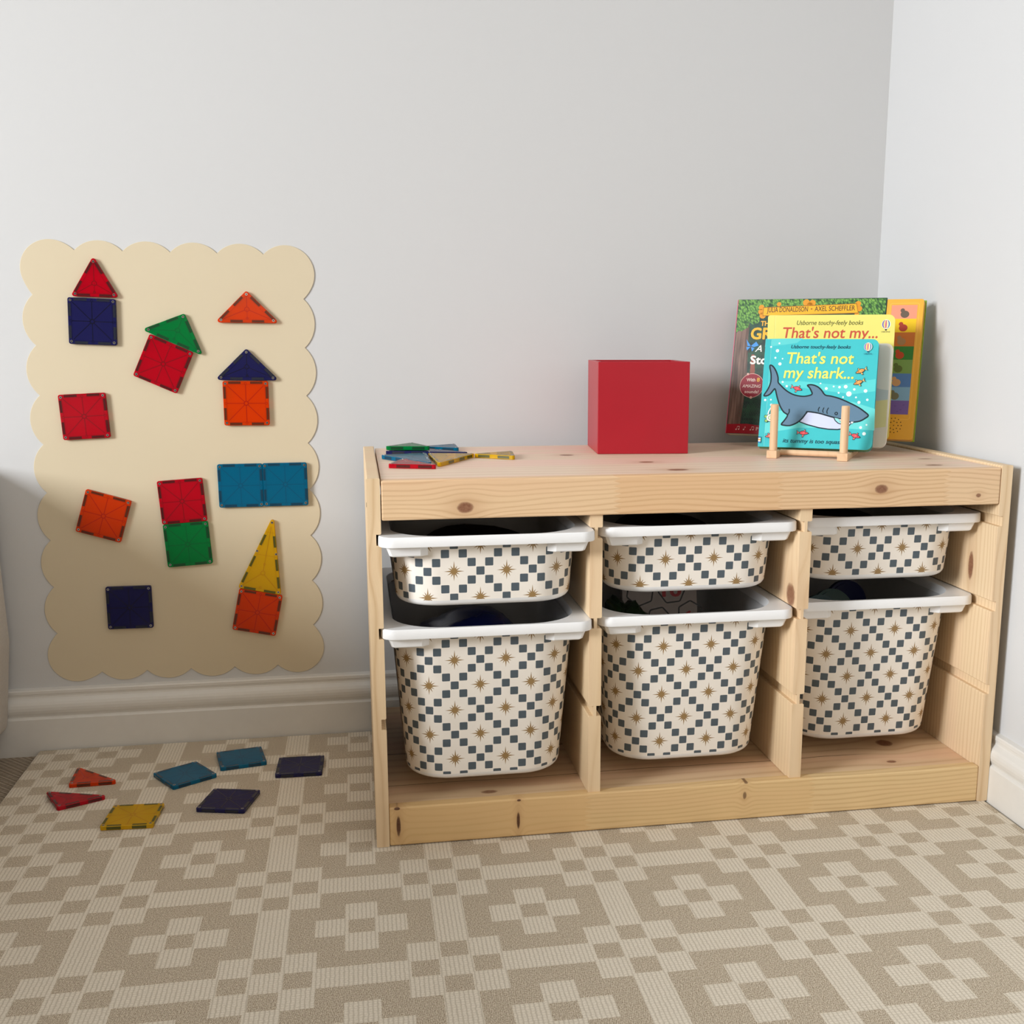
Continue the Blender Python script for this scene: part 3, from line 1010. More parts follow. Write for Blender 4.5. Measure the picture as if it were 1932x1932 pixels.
on_board('square', 'indigo', -.4094, .2461, -.3, 'dark blue square tile alone at the lower left of the board')

GF = 'magnetic tiles lying on the play mat'
def flat(kind, cn, x, y, ang, label, group=GF, z=0.0002):
    return tile(kind, cn, (x, y, z), (0, 0, R(ang)), label, group)
flat('corner', 'orange', -.4454, .3330, 137.6, 'orange triangle tile lying flat on the play mat')
flat('corner', 'red', -.4600, .2560, 162, 'red triangle tile lying flat on the play mat, nearest the mat corner')
flat('square', 'yellow', -.3580, .1590, -3.4, 'yellow square tile lying flat on the play mat')
flat('square', 'teal', -.3048, .3090, 33.5, 'teal square tile turned like a diamond on the play mat')
flat('square', 'teal', -.2210, .3680, 11.5, 'teal square tile lying on the play mat nearest the skirting board')
flat('square', 'indigo', -.1204, .3150, -1.6, 'dark blue square tile on the play mat closest to the pine cabinet')
flat('square', 'indigo', -.2230, .1930, -14.0, 'dark blue square tile turned askew on the play mat, right of the yellow tile')
CT = .5220
GC = 'magnetic tiles on top of the cabinet'
flat('corner', 'red', .0812, .1655, 116.4, 'red triangle tile at the front of the tile pile on the cabinet top', GC, CT)
flat('tall', 'yellow', .1372, .2770, 167.3, 'tall yellow triangle tile in the pile on the cabinet top', GC, CT)
flat('tall', 'teal', .0620, .2800, 194.5, 'tall teal triangle tile at the left of the pile on the cabinet top', GC, CT)
flat('even', 'yellow', .2346, .2580, 85, 'small yellow triangle tile, rightmost of the pile on the cabinet top', GC, CT)
flat('even', 'teal', .1570, .3960, 90, 'small teal triangle tile at the back of the pile on the cabinet top', GC, CT)
flat('tall', 'indigo', .0545, .3605, -123.6, 'tall dark blue triangle tile lying beneath the green triangle on the cabinet', GC, CT)
flat('even', 'green', .0705, .3260, -9.3, 'green triangle tile, topmost of the pile on the cabinet top', GC, CT + TH + .0008)

# ------------------------------------------------------------------ red cube box
t = NT('red_paint')
n = t.noise(t.obj(), 120, 4); n2 = t.noise(t.obj(), 9, 2)
t.base(t.mix(n2, srgb(170, 10, 34), srgb(158, 8, 30)), .34, .5)
t.bump(n, .10, .0004)
M_redp = t.mat
M_rededge = plain('worn_edge', srgb(226, 150, 150), .5)
mb = MB(); s_ = .1495; w_ = .0065
mb.box(0, s_, 0, w_, 0, s_ - .0006).box(0, s_, s_ - w_, s_, 0, s_ - .0006).box(0, w_, w_, s_ - w_, 0, s_ - .0006).box(s_ - w_, s_, w_, s_ - w_, 0, s_ - .0006).box(w_, s_ - w_, w_, s_ - w_, 0, w_)
o = mb.build('cube_box', M_redp, None, (.3762, .2819, .5222))
o.rotation_euler = (0, 0, R(-5.8))
m = o.modifiers.new('bevel', 'BEVEL'); m.width = .0007; m.segments = 2
tag(o, 'red open-topped wooden cube box standing in the middle of the cabinet top', 'box')

# ------------------------------------------------------------------ book stand
M_beech = pine('beech', 'z', 'x', 'y', freq=60, seed=77, light=(222, 188, 150), dark=(196, 156, 114), contrast=.5, straight=.3)
M_beech2 = pine('beech_rail', 'y', 'x', 'z', freq=60, seed=79, light=(220, 184, 146), dark=(192, 152, 110), contrast=.5, straight=.3)
st = empty('book_stand', (.6273, .1807, .5220), (0, 0, R(-32.4)), 'small beech dowel book stand holding picture books on the cabinet', 'book stand')
for u0 in (0.0, .1090):
    mb = MB().box(u0, u0 + .0160, 0, .024, 0, .0122, 0, .0008).box(u0 + .0004, u0 + .0156, .022, .262, 0, .0080, 0, .0008)
    mb.build('base_rail', M_beech2, st)
    for v0, hh in ((.012, .0845), (.252, .135)):
        mb = MB().cyl((u0 + .008, v0, .0070), (u0 + .008, v0, hh - .0008), .0063, 20).cyl((u0 + .008, v0, hh - .0008), (u0 + .008, v0, hh), .0063, 20, r2=.0052)
        mb.build('post', M_beech, st)
MB().cyl((.0155, .036, .0068), (.1095, .036, .0068), .0047, 18).build('cross_rod', M_beech, st)
MB().cyl((-.006, .150, .0120), (.131, .150, .0120), .0044, 18).build('cross_rod', M_beech, st)
MB().cyl((-.006, .204, .0112), (.131, .204, .0112), .0040, 18).build('cross_rod', M_beech, st)

# ------------------------------------------------------------------ books
SH_BODY = [(10.4, 134.8), (14.9, 132.9), (20.3, 125.3), (24.3, 115.1), (25.2, 106.8), (28.9, 102.4), (35.5, 96.1), (43.2, 90.5), (53.2, 86.0), (65.6, 84.1), (74.0, 85.1), (80.5, 87.9), (78.6, 93.6), (75.6, 98.6), (72.1, 102.3), (78.9, 103.3), (87.5, 100.7), (94.4, 95.1), (100.9, 87.0), (110.0, 85.3), (123.2, 81.8), (139.0, 75.2), (153.5, 68.0), (163.2, 61.4), (169.7, 55.4), (165.1, 50.6), (157.3, 45.9), (146.9, 44.1), (136.9, 44.8), (126.6, 48.6), (116.9, 50.8), (106.0, 53.7), (92.6, 57.2), (75.5, 59.3), (73.3, 56.7), (67.7, 48.3), (60.2, 41.0), (48.8, 35.8), (37.0, 36.5), (35.6, 38.4), (40.2, 44.9), (44.1, 53.0), (37.6, 57.8), (30.9, 67.9), (25.4, 81.9), (21.3, 95.3), (18.5, 93.6), (14.2, 87.5), (9.4, 84.2), (4.4, 83.7), (4.7, 86.4), (10.0, 95.8), (13.3, 107.3), (12.8, 120.1), (10.3, 130.3)]
SH_BELLY = [(75.5, 59.3), (92.6, 57.2), (106.0, 53.7), (116.9, 50.8), (126.6, 48.6), (136.9, 44.8), (145.7, 43.8), (140.3, 37.0), (132.3, 33.2), (124.1, 31.5), (109.8, 31.6), (94.1, 33.7), (75.6, 38.3), (63.1, 42.8), (67.7, 48.3)]
SH_FIN = [(46.0, 63.1), (46.5, 58.0), (44.1, 52.8)]
SH_GILL = [[(93.8, 67.3), (92.0, 63.1), (92.7, 59.7)], [(100.7, 66.5), (99.0, 61.1), (100.4, 58.0)], [(107.8, 66.4), (105.6, 60.9), (106.5, 56.3)]]
SH_TEETH = [[(125.2, 48.5), (129.2, 47.9), (127.1, 44.6)], [(143.1, 44.8), (148.3, 44.9), (145.4, 40.6)]]
SH_MOUTH = [(116.9, 50.8), (119.4, 45.9), (124.4, 41.6), (130.7, 39.9), (137.2, 40.1)]
SH_MWH = [(118.1, 50.5), (120.2, 46.1), (124.8, 42.5), (130.6, 41.1), (136.3, 44.6), (126.6, 48.3)]
SH_EYE = [(120.3, 57.2)]
SH_BUB = [(22.6, 171.2, 1.5), (9.7, 165.1, 1.6), (20.3, 158.8, 2.7), (17.8, 147.1, 1.6), (29.4, 145.6, 1.2), (25.8, 137.0, 2.6), (32.4, 107.2, 1.7), (39.4, 100.3, 1.9), (92.6, 105.7, 1.3), (102.1, 97.5, 2.3), (113.4, 101.0, 1.4), (122.5, 100.1, 2.0), (132.0, 101.0, 2.9), (145.5, 96.8, 1.9), (162.9, 94.6, 2.8), (121.8, 90.9, 1.5), (137.7, 89.3, 4.2), (129.0, 84.1, 1.4), (149.0, 84.0, 1.5), (166.5, 80.4, 1.9), (154.0, 76.0, 2.4), (6.4, 77.0, 1.9), (15.6, 77.7, 1.4), (16.9, 69.1, 2.1), (167.9, 40.2, 1.4), (159.2, 35.7, 2.2), (165.1, 25.9, 2.8)]
SH_B1 = [(-0.0, 178.5), (59.9, 179.6), (50.7, 171.9), (31.4, 168.9), (-0.3, 165.2)]
SH_B2 = [(0.8, 107.2), (59.2, 109.1), (119.5, 103.6), (177.4, 114.1), (177.3, 94.5), (143.9, 89.0), (84.2, 95.6), (28.9, 102.4), (0.9, 95.6)]
SH_B3 = [(1.1, 51.7), (28.9, 58.8), (85.5, 75.4), (144.7, 76.6), (179.1, 66.1), (180.3, 31.4), (135.8, 33.7), (63.7, 32.8), (1.5, 20.4)]
SH_T1 = [(42.1, 162.9), (135.5, 162.3), (41.7, 168.8)]
SH_T2 = [(37.0, 138.3), (141.5, 137.8), (35.9, 157.2)]
SH_T3 = [(33.5, 113.7), (142.8, 114.4), (32.4, 133.0)]
SH_T4 = [(39.5, 7.6), (139.2, 8.9), (39.1, 14.5)]
SH_FISH = [(55.0, 97.0), (69.7, 24.2), (150.5, 22.2)]
SH_OFISH = [(155.8, 126.8), (153.6, 108.3)]
SH_BAL = [(162.3, 165.8), (162.7, 157.6), (156.4, 153.1), (168.7, 153.1)]
SH_TUR = [(16.8, 47.5)]
SH_PF = [(19.9, 18.4)]
SH_ISBN = [(0.9, 11.2)]
YE_T1 = [(48.2, 188.3), (154.5, 188.2), (47.7, 195.3)]
YE_T2 = [(26.1, 167.0), (177.7, 167.1), (24.9, 183.0)]
YE_BAL = [(190.3, 188.8), (190.3, 179.5), (183.3, 175.6), (196.8, 175.6)]
YE_BLK = [(188.9, 140.6), (203.8, 140.6), (203.9, 136.3), (189.1, 136.3)]
YE_RED = [(189.1, 136.3), (203.9, 136.3), (203.7, 119.5), (190.2, 119.5)]
YE_H = [(11.7, 204.0)]
GR_FOL = [(0.0, 240.0), (254.7, 238.8), (256.0, 209.5), (213.7, 209.9), (210.2, 227.8), (42.7, 226.4), (40.9, 212.3), (39.1, 197.2), (23.8, 199.5), (18.5, 187.6), (4.6, 184.4), (2.3, 180.0)]
GR_TRUNK = [(1.4, 180.0), (24.0, 197.3), (24.4, 171.3), (28.4, 90.0), (24.2, 15.8), (1.5, 16.1)]
GR_TRUNK2 = [(32.9, 141.3), (37.8, 141.3), (41.7, 111.4), (37.0, 68.9), (32.7, 68.8)]
GR_RED = [(0.7, 16.1), (35.7, 17.8), (61.5, 15.1), (258.1, 18.9), (258.3, -0.6), (0.0, 0.0)]
GR_SIGN = [(46.0, 225.7), (206.9, 230.8), (211.0, 213.5), (46.1, 209.7)]
GR_FL = [(42.8, 225.3, 5), (46.4, 211.2, 6), (42.5, 217.7, 5), (73.4, 230.8, 4), (120.8, 233.1, 6), (131.4, 231.9, 6), (127.5, 228.7, 5), (209.0, 229.9, 5), (211.7, 221.4, 5), (208.4, 212.6, 4), (116.6, 210.6, 3)]
GR_T1 = [(53.4, 216.1), (124.8, 217.2), (52.5, 225.7)]
GR_T2 = [(136.5, 217.9), (204.4, 219.0), (135.7, 226.5)]
GR_DOT = [(130.9, 221.8)]
GR_TH = [(44.7, 192.9), (43.8, 201.9)]
GR_GR = [(29.4, 169.2), (27.4, 189.1)]
GR_A = [(44.3, 145.6), (44.1, 158.4)]
GR_ST = [(32.5, 124.1), (31.1, 138.0)]
GR_BF = [(30.3, 156.3)]
GR_BADGE = [(38.5, 85.8), (17.0, 85.5)]
GR_W1 = [(28.5, 93.1), (44.1, 93.3), (48.4, 93.4)]
GR_W2 = [(23.2, 81.8), (59.1, 82.3)]
GR_W3 = [(27.0, 71.9), (53.7, 72.3)]
GR_NOTES = [(17.8, 9.3), (31.3, 9.1), (44.1, 9.0)]
GR_P = [(53.5, 6.6)]
GR_MOD = [(255.4, 238.4), (316.3, 239.0), (315.3, 3.1), (259.4, 2.6)]
GR_PAN = [((264.6, 227.2), (306.2, 226.7)), ((264.7, 203.8), (306.2, 203.5)), ((264.7, 180.8), (306.2, 180.7)), ((264.8, 157.1), (306.2, 157.1)), ((264.9, 134.4), (306.1, 134.6)), ((264.9, 111.0), (306.1, 111.5)), ((265.0, 88.0), (306.1, 88.6)), ((265.1, 65.2), (306.1, 65.9)), ((265.1, 41.9), (306.1, 42.8))]
GR_SPK = [(285.2, 23.6), (297.5, 24.0)]
GR_FERN = [(13.6, 55.7), (52.7, 60.7), (59.1, 17.8), (15.4, 17.7)]

def K(pts): return [(a / 1000, b / 1000) for a, b in pts]
INK = (24, 40, 48)

def book_root(name, loc, yaw, lean, label, cat='book', roll=0):
    return empty(name, loc, (R(-lean), 0, R(yaw)), label, cat, 'picture books on the stand')

def slab(mb, w, h, y0, y1, rl, rr, mi, x0=0.0):
    """board with rounded corners in x-z, y0 = front"""
    pts = rounded([(x0, 0), (w, 0), (w, h), (x0, h)], [rl, rr, rr, rl], 6)
    keep = mb.M.copy()
    mb.M = keep @ Matrix.Translation((0, y1, 0)) @ Matrix.Rotation(PI / 2, 4, 'X')
    mb.prism(pts, 0, y1 - y0, mi, cham=.0003)
    mb.M = keep

def balloon(pr, cx, cz, r, ink, basket, word, wx, wz, ww):
    pr.disc(cx, cz, r * 1.12, (240, 244, 240), r * 1.22, 24, True)
    cols_ = [(110, 90, 170), (236, 200, 90), (206, 60, 90), (240, 226, 150), (70, 120, 170)]
    for i, c in enumerate(cols_):
        a0, a1 = -1 + i * .4, -1 + (i + 1) * .4 - .09
        pts = []
        for k in range(9):
            tt = -.95 + 1.9 * k / 8
            pts.append((cx + r * a0 * math.sqrt(max(0, 1 - tt * tt * .9)), cz + r * 1.12 * tt))
        for k in range(8, -1, -1):
            tt = -.95 + 1.9 * k / 8
            pts.append((cx + r * a1 * math.sqrt(max(0, 1 - tt * tt * .9)), cz + r * 1.12 * tt))
        pr.poly(pts, c, i == 0)
    pr.poly([(basket[0] - r * .3, basket[1] + r * .16), (basket[0] + r * .3, basket[1] + r * .16), (basket[0] + r * .18, basket[1] - r * .2), (basket[0] - r * .18, basket[1] - r * .2)], ink)
    pr.text(word, wx, wz, .0030, ink, ww, new=False)

def fish(pr, x, z, s, body, fin, flip=1, rot=0.0):
    c_, n_ = math.cos(rot), math.sin(rot)
    def T(L): return [(x + (a * flip * c_ - b * n_) * s, z + (a * flip * n_ + b * c_) * s) for a, b in L]
    tail = [(-.42, .02), (-.95, .42), (-.78, 0), (-.9, -.35)]
    pr.poly(T(tail), INK); pr.poly(T([(-.46, .02), (-.86, .30), (-.72, 0), (-.82, -.24)]), fin, True)
    for q in ([(.15, .28), (.30, .62), (.45, .5), (.4, .2)], [(.0, -.25), (-.05, -.68), (.18, -.62), (.25, -.25)]):
        pr.poly(T(q), INK); pr.poly(T([(a * .8 + .2 * .2, b * .85) for a, b in q]), fin, True)
    pr.poly(T(spline([(-.5, 0), (-.1, .33), (.4, .28), (.95, 0), (.4, -.26), (-.1, -.3)], 5)), INK)
    pr.poly(T(spline([(-.42, 0), (-.08, .25), (.38, .21), (.82, 0), (.38, -.19), (-.08, -.22)], 5)), body, True)
    pr.line(T([(.1, .24), (.16, 0), (.1, -.22)]), s * .07, fin)
    pr.disc(x + (.5 * flip * c_ - .05 * n_) * s, z + (.5 * flip * n_ + .05 * c_) * s, s * .07, INK, None, 10, True)

# --- shark book
root = book_root('board_book', (.6320, .2327, .5353), -29.1, 15.4, 'teal board book with a grey shark cover, front book in the stand')
W_, H_ = .1785, .1785
BASE_SLOTS = 1
mb = MB(); slab(mb, W_, H_, 0, .0022, .001, .010, 0)
pr = Print(mb, 0.0, .00003)
LT, MT, DT = (104, 214, 212), (70, 196, 202), (52, 176, 188)
pr.poly(K(SH_B1), (96, 206, 206)); pr.poly(K(SH_B2), (92, 210, 210)); pr.poly(K(SH_B3), LT)
pr.poly([(.0009, .001), (.0095, .001), (.0095, .1775), (.0005, .1775)], (62, 186, 192))
pr.line([(.0098, .001), (.0098, .1772)], .0005, (140, 228, 226))
for x, z, r in SH_BUB: pr.disc(x / 1000, z / 1000, r / 1000, (236, 250, 248), None, 14, False)
b_ = spline(K(SH_BODY), 3)
pr.poly(b_, (96, 128, 152)); pr.poly(K(SH_BELLY), (206, 214, 242))
pr.line(b_, .0023, INK, True); pr.line(K(SH_BELLY) + [K(SH_BELLY)[0]], .0019, INK)
pr.line(K(SH_FIN), .0020, INK)
for g_ in SH_GILL: pr.line(spline(K(g_), 4, False), .0015, INK, new=False)
pr.poly(K(SH_MWH), (150, 222, 222)); pr.line(K(SH_MOUTH), .0014, INK)
for g_ in SH_TEETH: pr.poly(K(g_), (250, 250, 246)); pr.line(K(g_), .0009, INK, True)
e_ = (SH_EYE[0][0] / 1000, SH_EYE[0][1] / 1000) if isinstance(SH_EYE[0], tuple) else (SH_EYE[0] / 1000, SH_EYE[1] / 1000)
pr.disc(e_[0], e_[1], .0027, INK, None, 16, True); pr.disc(e_[0], e_[1], .0012, (96, 128, 152), None, 12, True)
pr.text('Usborne touchy-feely books', .0421, .1628, .0082, (20, 74, 96), .0934, .25, .00008)
pr.text("That's not", .0370, .1380, .0262, (252, 238, 110), .1045, .12, .00035)
pr.text('my shark...', .0335, .1140, .0262, (252, 238, 110), .1093, .12, .00035, new=False)
pr.text('its tummy is too squashy', .0395, .0082, .0094, (20, 64, 84), .0990, .25, .00010)
for x, z in SH_FISH: fish(pr, x / 1000, z / 1000, .0105, (238, 84, 96), (240, 130, 120), 1, -.30 if z < 23 or z > 90 else -.04)
for x, z in SH_OFISH: fish(pr, x / 1000 - .001, z / 1000, .0105, (250, 160, 84), (250, 196, 120), -1, .42)
bx = [(a / 1000, b / 1000) for a, b in SH_BAL]
balloon(pr, bx[0][0], bx[0][1] - .0003, .0056, (20, 60, 100), bx[1], 'USBORNE', bx[2][0], bx[2][1], bx[3][0] - bx[2][0])
tx, tz = SH_TUR[0][0] / 1000 if isinstance(SH_TUR[0], tuple) else SH_TUR[0] / 1000, SH_TUR[0][1] / 1000 if isinstance(SH_TUR[0], tuple) else SH_TUR[1] / 1000
for dx, dz, r in ((-.007, .002, .0022), (-.006, -.005, .0022), (.009, .003, .0022), (.006, -.006, .002)):
    pr.disc(tx + dx, tz + dz, r + .0006, INK, None, 12, False)
pr.disc(tx, tz, .0066, INK, None, 20, True)
for dx, dz, r in ((-.007, .002, .0022), (-.006, -.005, .0022), (.009, .003, .0022), (.006, -.006, .002)):
    pr.disc(tx + dx, tz + dz, r, (150, 196, 110), None, 12, dx == -.007)
pr.disc(tx, tz, .0058, (238, 244, 232), None, 20, True); pr.disc(tx, tz, .0034, INK, None, 16, True); pr.disc(tx, tz, .0028, (214, 228, 190), None, 16, True)
for k in range(5): pr.disc(tx - .0035 + .0002 * k * k, tz + .0065 + .0022 * k, .0012, (244, 246, 240), None, 10, k == 0)
fish(pr, .0195, .0178, .0095, (236, 120, 110), (240, 150, 140), -1, .2)
for k, c in enumerate(((60, 120, 190), (240, 236, 220), (236, 150, 70), (240, 236, 220), (40, 90, 160))):
    pr.poly([(.0004, .0060 + .0020 * k), (.0042, .0060 + .0020 * k), (.0042, .0080 + .0020 * k), (.0004, .0080 + .0020 * k)], c, k == 0)
mb.build('cover', [plain('teal_cover', srgb(66, 194, 200), .3, .5)] + pr.order, root)
mb = MB(); slab(mb, W_ - .0012, H_ - .001, .0022, .0175, .001, .010, 0, .0006)
mb.build('pages', plain('green_page_edge', srgb(96, 150, 96), .5), root)
mb = MB(); slab(mb, W_, H_, .0175, .0195, .001, .010, 0)
mb.build('back_cover', plain('teal_back', srgb(50, 160, 170), .35), root)

# --- cream paged book
root = book_root('board_book', (.6798, .2575, .5365), -32.2, 13.0, 'board book with a pale landscape page, standing between the shark book and the yellow book')
W_ = H_ = .1685
mb = MB(); slab(mb, W_, H_, 0, .0030, .004, .011, 0)
pr = Print(mb, 0.0, .00003)
def hills(pts, c): pr.poly([(a * W_, b * H_) for a, b in pts], c)
hills([(.02, .46), (.30, .50), (.62, .46), (.86, .47), (.985, .45), (.985, .93), (.93, .99), (.06, .99), (.02, .95)], (220, 224, 218))
hills([(.60, .47), (.70, .56), (.80, .60), (.90, .56), (.985, .55), (.985, .45), (.80, .44)], (188, 202, 206))
hills([(.02, .16), (.50, .12), (.985, .20), (.985, .46), (.84, .44), (.60, .48), (.30, .46), (.02, .48)], (222, 216, 158))
pr.text('t', W_ * .845, H_ * .105, .020, (60, 50, 44), .0050, .35, .0002)
mb.build('page', [plain('cream_page', srgb(228, 220, 204), .45)] + pr.order, root)
mb = MB(); slab(mb, W_, H_, .0032, .0090, .004, .011, 0)
mb.build('pages', plain('white_page_edge', srgb(238, 236, 230), .5), root)

# --- yellow book
root = book_root('board_book', (.6743, .3170, .5423), -30.8, -.5, 'yellow board book with red title lettering behind the teal shark book')
W_ = H_ = .204
mb = MB(); slab(mb, W_, H_, 0, .0022, .004, .010, 0)
pr = Print(mb, 0.0, .00003)
pr.line([(.0117, .001), (.0117, .203)], .0005, (214, 204, 96)); pr.line([(.0125, .001), (.0125, .203)], .0005, (255, 248, 170), new=False)
pr.text('Usborne touchy-feely books', .0482, .1880, .0103, (84, 84, 40), .1063, .25, .00010)
pr.text("That's not my...", .0261, .1668, .0250, (206, 84, 66), .1516, .14, .00030)
bx = K(YE_BAL)
balloon(pr, bx[0][0], bx[0][1] - .0002, .0062, (50, 50, 60), (bx[1][0], bx[1][1] + .0004), 'USBORNE', bx[2][0], bx[2][1], bx[3][0] - bx[2][0])
pr.poly(K(YE_RED), (196, 40, 40)); pr.poly(K(YE_BLK), (30, 34, 44)); pr.line([K(YE_RED)[0], K(YE_RED)[1]], .001, (90, 150, 200)); pr.line([K(YE_RED)[2], K(YE_RED)[3]], .0012, (30, 30, 34))
mb.build('cover', [plain('yellow_cover', srgb(242, 230, 124), .35, .5)] + pr.order, root)
mb = MB(); slab(mb, W_ - .001, H_ - .001, .0022, .0090, .003, .010, 0, .0006)
mb.build('pages', plain('yellow_page_edge', srgb(236, 200, 60), .5), root)

# --- large green sound book
root = book_root('sound_book', (.6360, .4017, .5428), -34.7, 13.6, 'large green forest sound book with an orange button strip, rearmost in the stand')
W_, H_ = .318, .240
mb = MB(); slab(mb, .2565, H_, 0, .0030, .0008, .0008, 0)
BASE_SLOTS = 1
# leafy cover art
t = NT('forest_green')
n = t.noise(t.obj(), 60, 4, .65)
M_forest = t.base(t.mix(t.smooth(n, .35, .65), srgb(22, 48, 46), srgb(40, 84, 62)), .35, .4)
t = NT('foliage_print')
vo = t.new('ShaderNodeTexVoronoi'); vo.inputs['Scale'].default_value = 330; p = t.obj(); s = t.sep(p); t.l.new(t.com(t.m('ADD', s[0], t.m('MULTIPLY', s[2], .6)), s[1], t.m('MULTIPLY', t.m('SUBTRACT', s[2], t.m('MULTIPLY', s[0], .5)), .55)), vo.inputs['Vector'])
M_leaf = t.base(t.ramp(vo.outputs['Distance'], [(0.0, srgb(150, 196, 92)), (.45, srgb(92, 146, 60)), (.8, srgb(34, 74, 40))]), .4, .4)
t = NT('trunk_print')
p = t.obj(); s = t.sep(p)
n = t.noise(t.com(t.m('MULTIPLY', s[0], 260), 0.0, t.m('MULTIPLY', s[2], 14)), 1.0, 3)
M_trunk = t.base(t.mix(t.smooth(n, .3, .7), srgb(78, 58, 50), srgb(136, 108, 96)), .4, .4)
pr = Print(mb, 0.0, .00003)
pr.mats['leaf'] = 1; pr.mats['trunk'] = 2; pr.order = [M_leaf, M_trunk]
def raw(pts, mi):
    y = pr.lay()
    from mathutils.geometry import tessellate_polygon
    a = sum(pts[i][0] * pts[(i + 1) % len(pts)][1] - pts[(i + 1) % len(pts)][0] * pts[i][1] for i in range(len(pts)))
    if a < 0: pts = pts[::-1]
    mb.add([(q[0], y, q[1]) for q in pts], [t_ for t_ in tessellate_polygon([[Vector((q[0], q[1], 0)) for q in pts]])], mi)
raw([(a, min(b, .2398)) for a, b in K(GR_TRUNK)], 2)
pr.poly(K(GR_TRUNK2), (150, 84, 66))
# leaf fringe
F_ = K(GR_FOL); rag = []
for i in range(len(F_)):
    a, b = Vector(F_[i]), Vector(F_[(i + 1) % len(F_)])
    nseg = max(1, int((b - a).length / .006))
    edge = min(a.y, b.y) > .236
    for k in range(nseg):
        q = a + (b - a) * k / nseg
        if not edge and k % 2: q = q + Vector((random.uniform(-.002, .002), -.0035))
        rag.append((min(max(q.x, .0006), .2560), min(q.y, .2396)))
raw(rag, 1)
pr.poly([(a, max(b, .0004)) for a, b in K(GR_RED)], (164, 14, 34))
for i in range(16):
    x = .026 + i * .0022
    for k in range(5): pr.line([(x, .020 + k * .007), (x + .006 * (1 if i % 2 else -1), .025 + k * .0075)], .0004, (58, 92, 76), new=False)
for x, z, r in GR_FL: pr.disc(x / 1000, z / 1000, r / 1000, (224, 150, 26), None, 9, False)
sg = K(GR_SIGN)
pr.poly(sg, (150, 96, 20)); pr.poly([(sg[0][0] + .001, sg[0][1] - .0012), (sg[1][0] - .001, sg[1][1] - .0012), (sg[2][0] - .001, sg[2][1] + .0012), (sg[3][0] + .001, sg[3][1] + .0012)], (246, 180, 28))
pr.text('JULIA DONALDSON', .0532, .2163, .0126, (60, 44, 20), .0715, 0.0, .0001, rot=.015)
pr.text('AXEL SCHEFFLER', .1365, .2178, .0122, (60, 44, 20), .0680, 0.0, .0001, rot=.015, new=False)
pr.disc(.1309, .2218, .0016, (170, 110, 20), None, 12, True)
pr.text('THE', .0445, .1926, .0120, (240, 176, 60), .0200, 0.0, .0004)
pr.text('GR', .0290, .1690, .0285, (246, 184, 44), .0360, 0.0, .0009)
pr.text('A', .0385, .1462, .0170, (240, 240, 232), .0120, .3, .00015)
pr.text('Sto', .0322, .1245, .0205, (248, 240, 232), .0300, 0.0, .0007)
bfx, bfz = .0303, .1563
for q in ([(0, 0), (-.009, .012), (-.006, 0)], [(0, 0), (.009, .008), (.014, .001), (.006, -.002)], [(0, -.001), (-.008, -.002), (-.006, -.008)], [(0, -.001), (.007, -.004), (.003, -.010)]):
    pr.poly([(bfx + a, bfz + b) for a, b in q], (70, 150, 224), True)
pr.line([(bfx - .002, bfz - .012), (bfx + .001, bfz)], .0012, (90, 60, 40))
pr.disc(.0385, .0858, .0216, (240, 190, 180), None, 36, True); pr.disc(.0385, .0858, .0207, (160, 20, 46), None, 36, True)
pr.text('With', .0285, .0932, .0082, (250, 224, 214), .0156, 0, .0002); pr.text('8', .0470, .0930, .0098, (246, 190, 60), .0048, 0, .0003, new=False)
pr.text('AMAZING', .0218, .0822, .0078, (248, 222, 214), .0330, .2, .0001, new=False)
pr.text('sounds!', .0268, .0722, .0078, (248, 222, 214), .0250, 0, .0001, new=False)
pr.disc(.0300, .1060, .0022, (240, 190, 180), None, 10, True); pr.disc(.0390, .0646, .0024, (240, 190, 180), None, 10, False)
for j, (x, z) in enumerate(((.0178, .0072), (.0313, .0072), (.0435, .0072))):
    two = j != 1
    pr.disc(x, z, .0012, (240, 210, 204), None, 10, False); pr.line([(x + .0010, z), (x + .0018, z + .0052)], .0004, (240, 210, 204), new=False)
    if two:
        pr.disc(x + .0046, z + .0004, .0012, (240, 210, 204), None, 10, False); pr.line([(x + .0056, z), (x + .0060, z + .0054)], .0004, (240, 210, 204), new=False)
        pr.line([(x + .0018, z + .0052), (x + .0060, z + .0054)], .0009, (240, 210, 204), new=False)
    else: pr.line([(x + .0018, z + .0052), (x + .0035, z + .0038)], .0007, (240, 210, 204), new=False)
pr.text('P', .0535, .0064, .0086, (240, 210, 204), .0040, 0, .0001)
mb.build('cover', [M_forest] + pr.order, root)
mb = MB(); slab(mb, .2560, H_ - .002, .0030, .0200, .0005, .0005, 0, .0006)
mb.build('pages', plain('page_edge', srgb(224, 214, 196), .5), root)
mb = MB(); mb.box(-.0012, .0006, .0002, .0225, .0004, H_ - .0004)
mb.build('spine', plain('pink_spine', srgb(208, 96, 120), .45), root)
mb = MB(); slab(mb, W_, H_, .0200, .0225, .0008, .0008, 0)
mb.build('back_cover', plain('green_back', srgb(132, 164, 50), .4), root)
mb = MB(); slab(mb, .3160, H_ - .0028, .0004, .0200, .001, .004, 0, .2568)
mod = mb
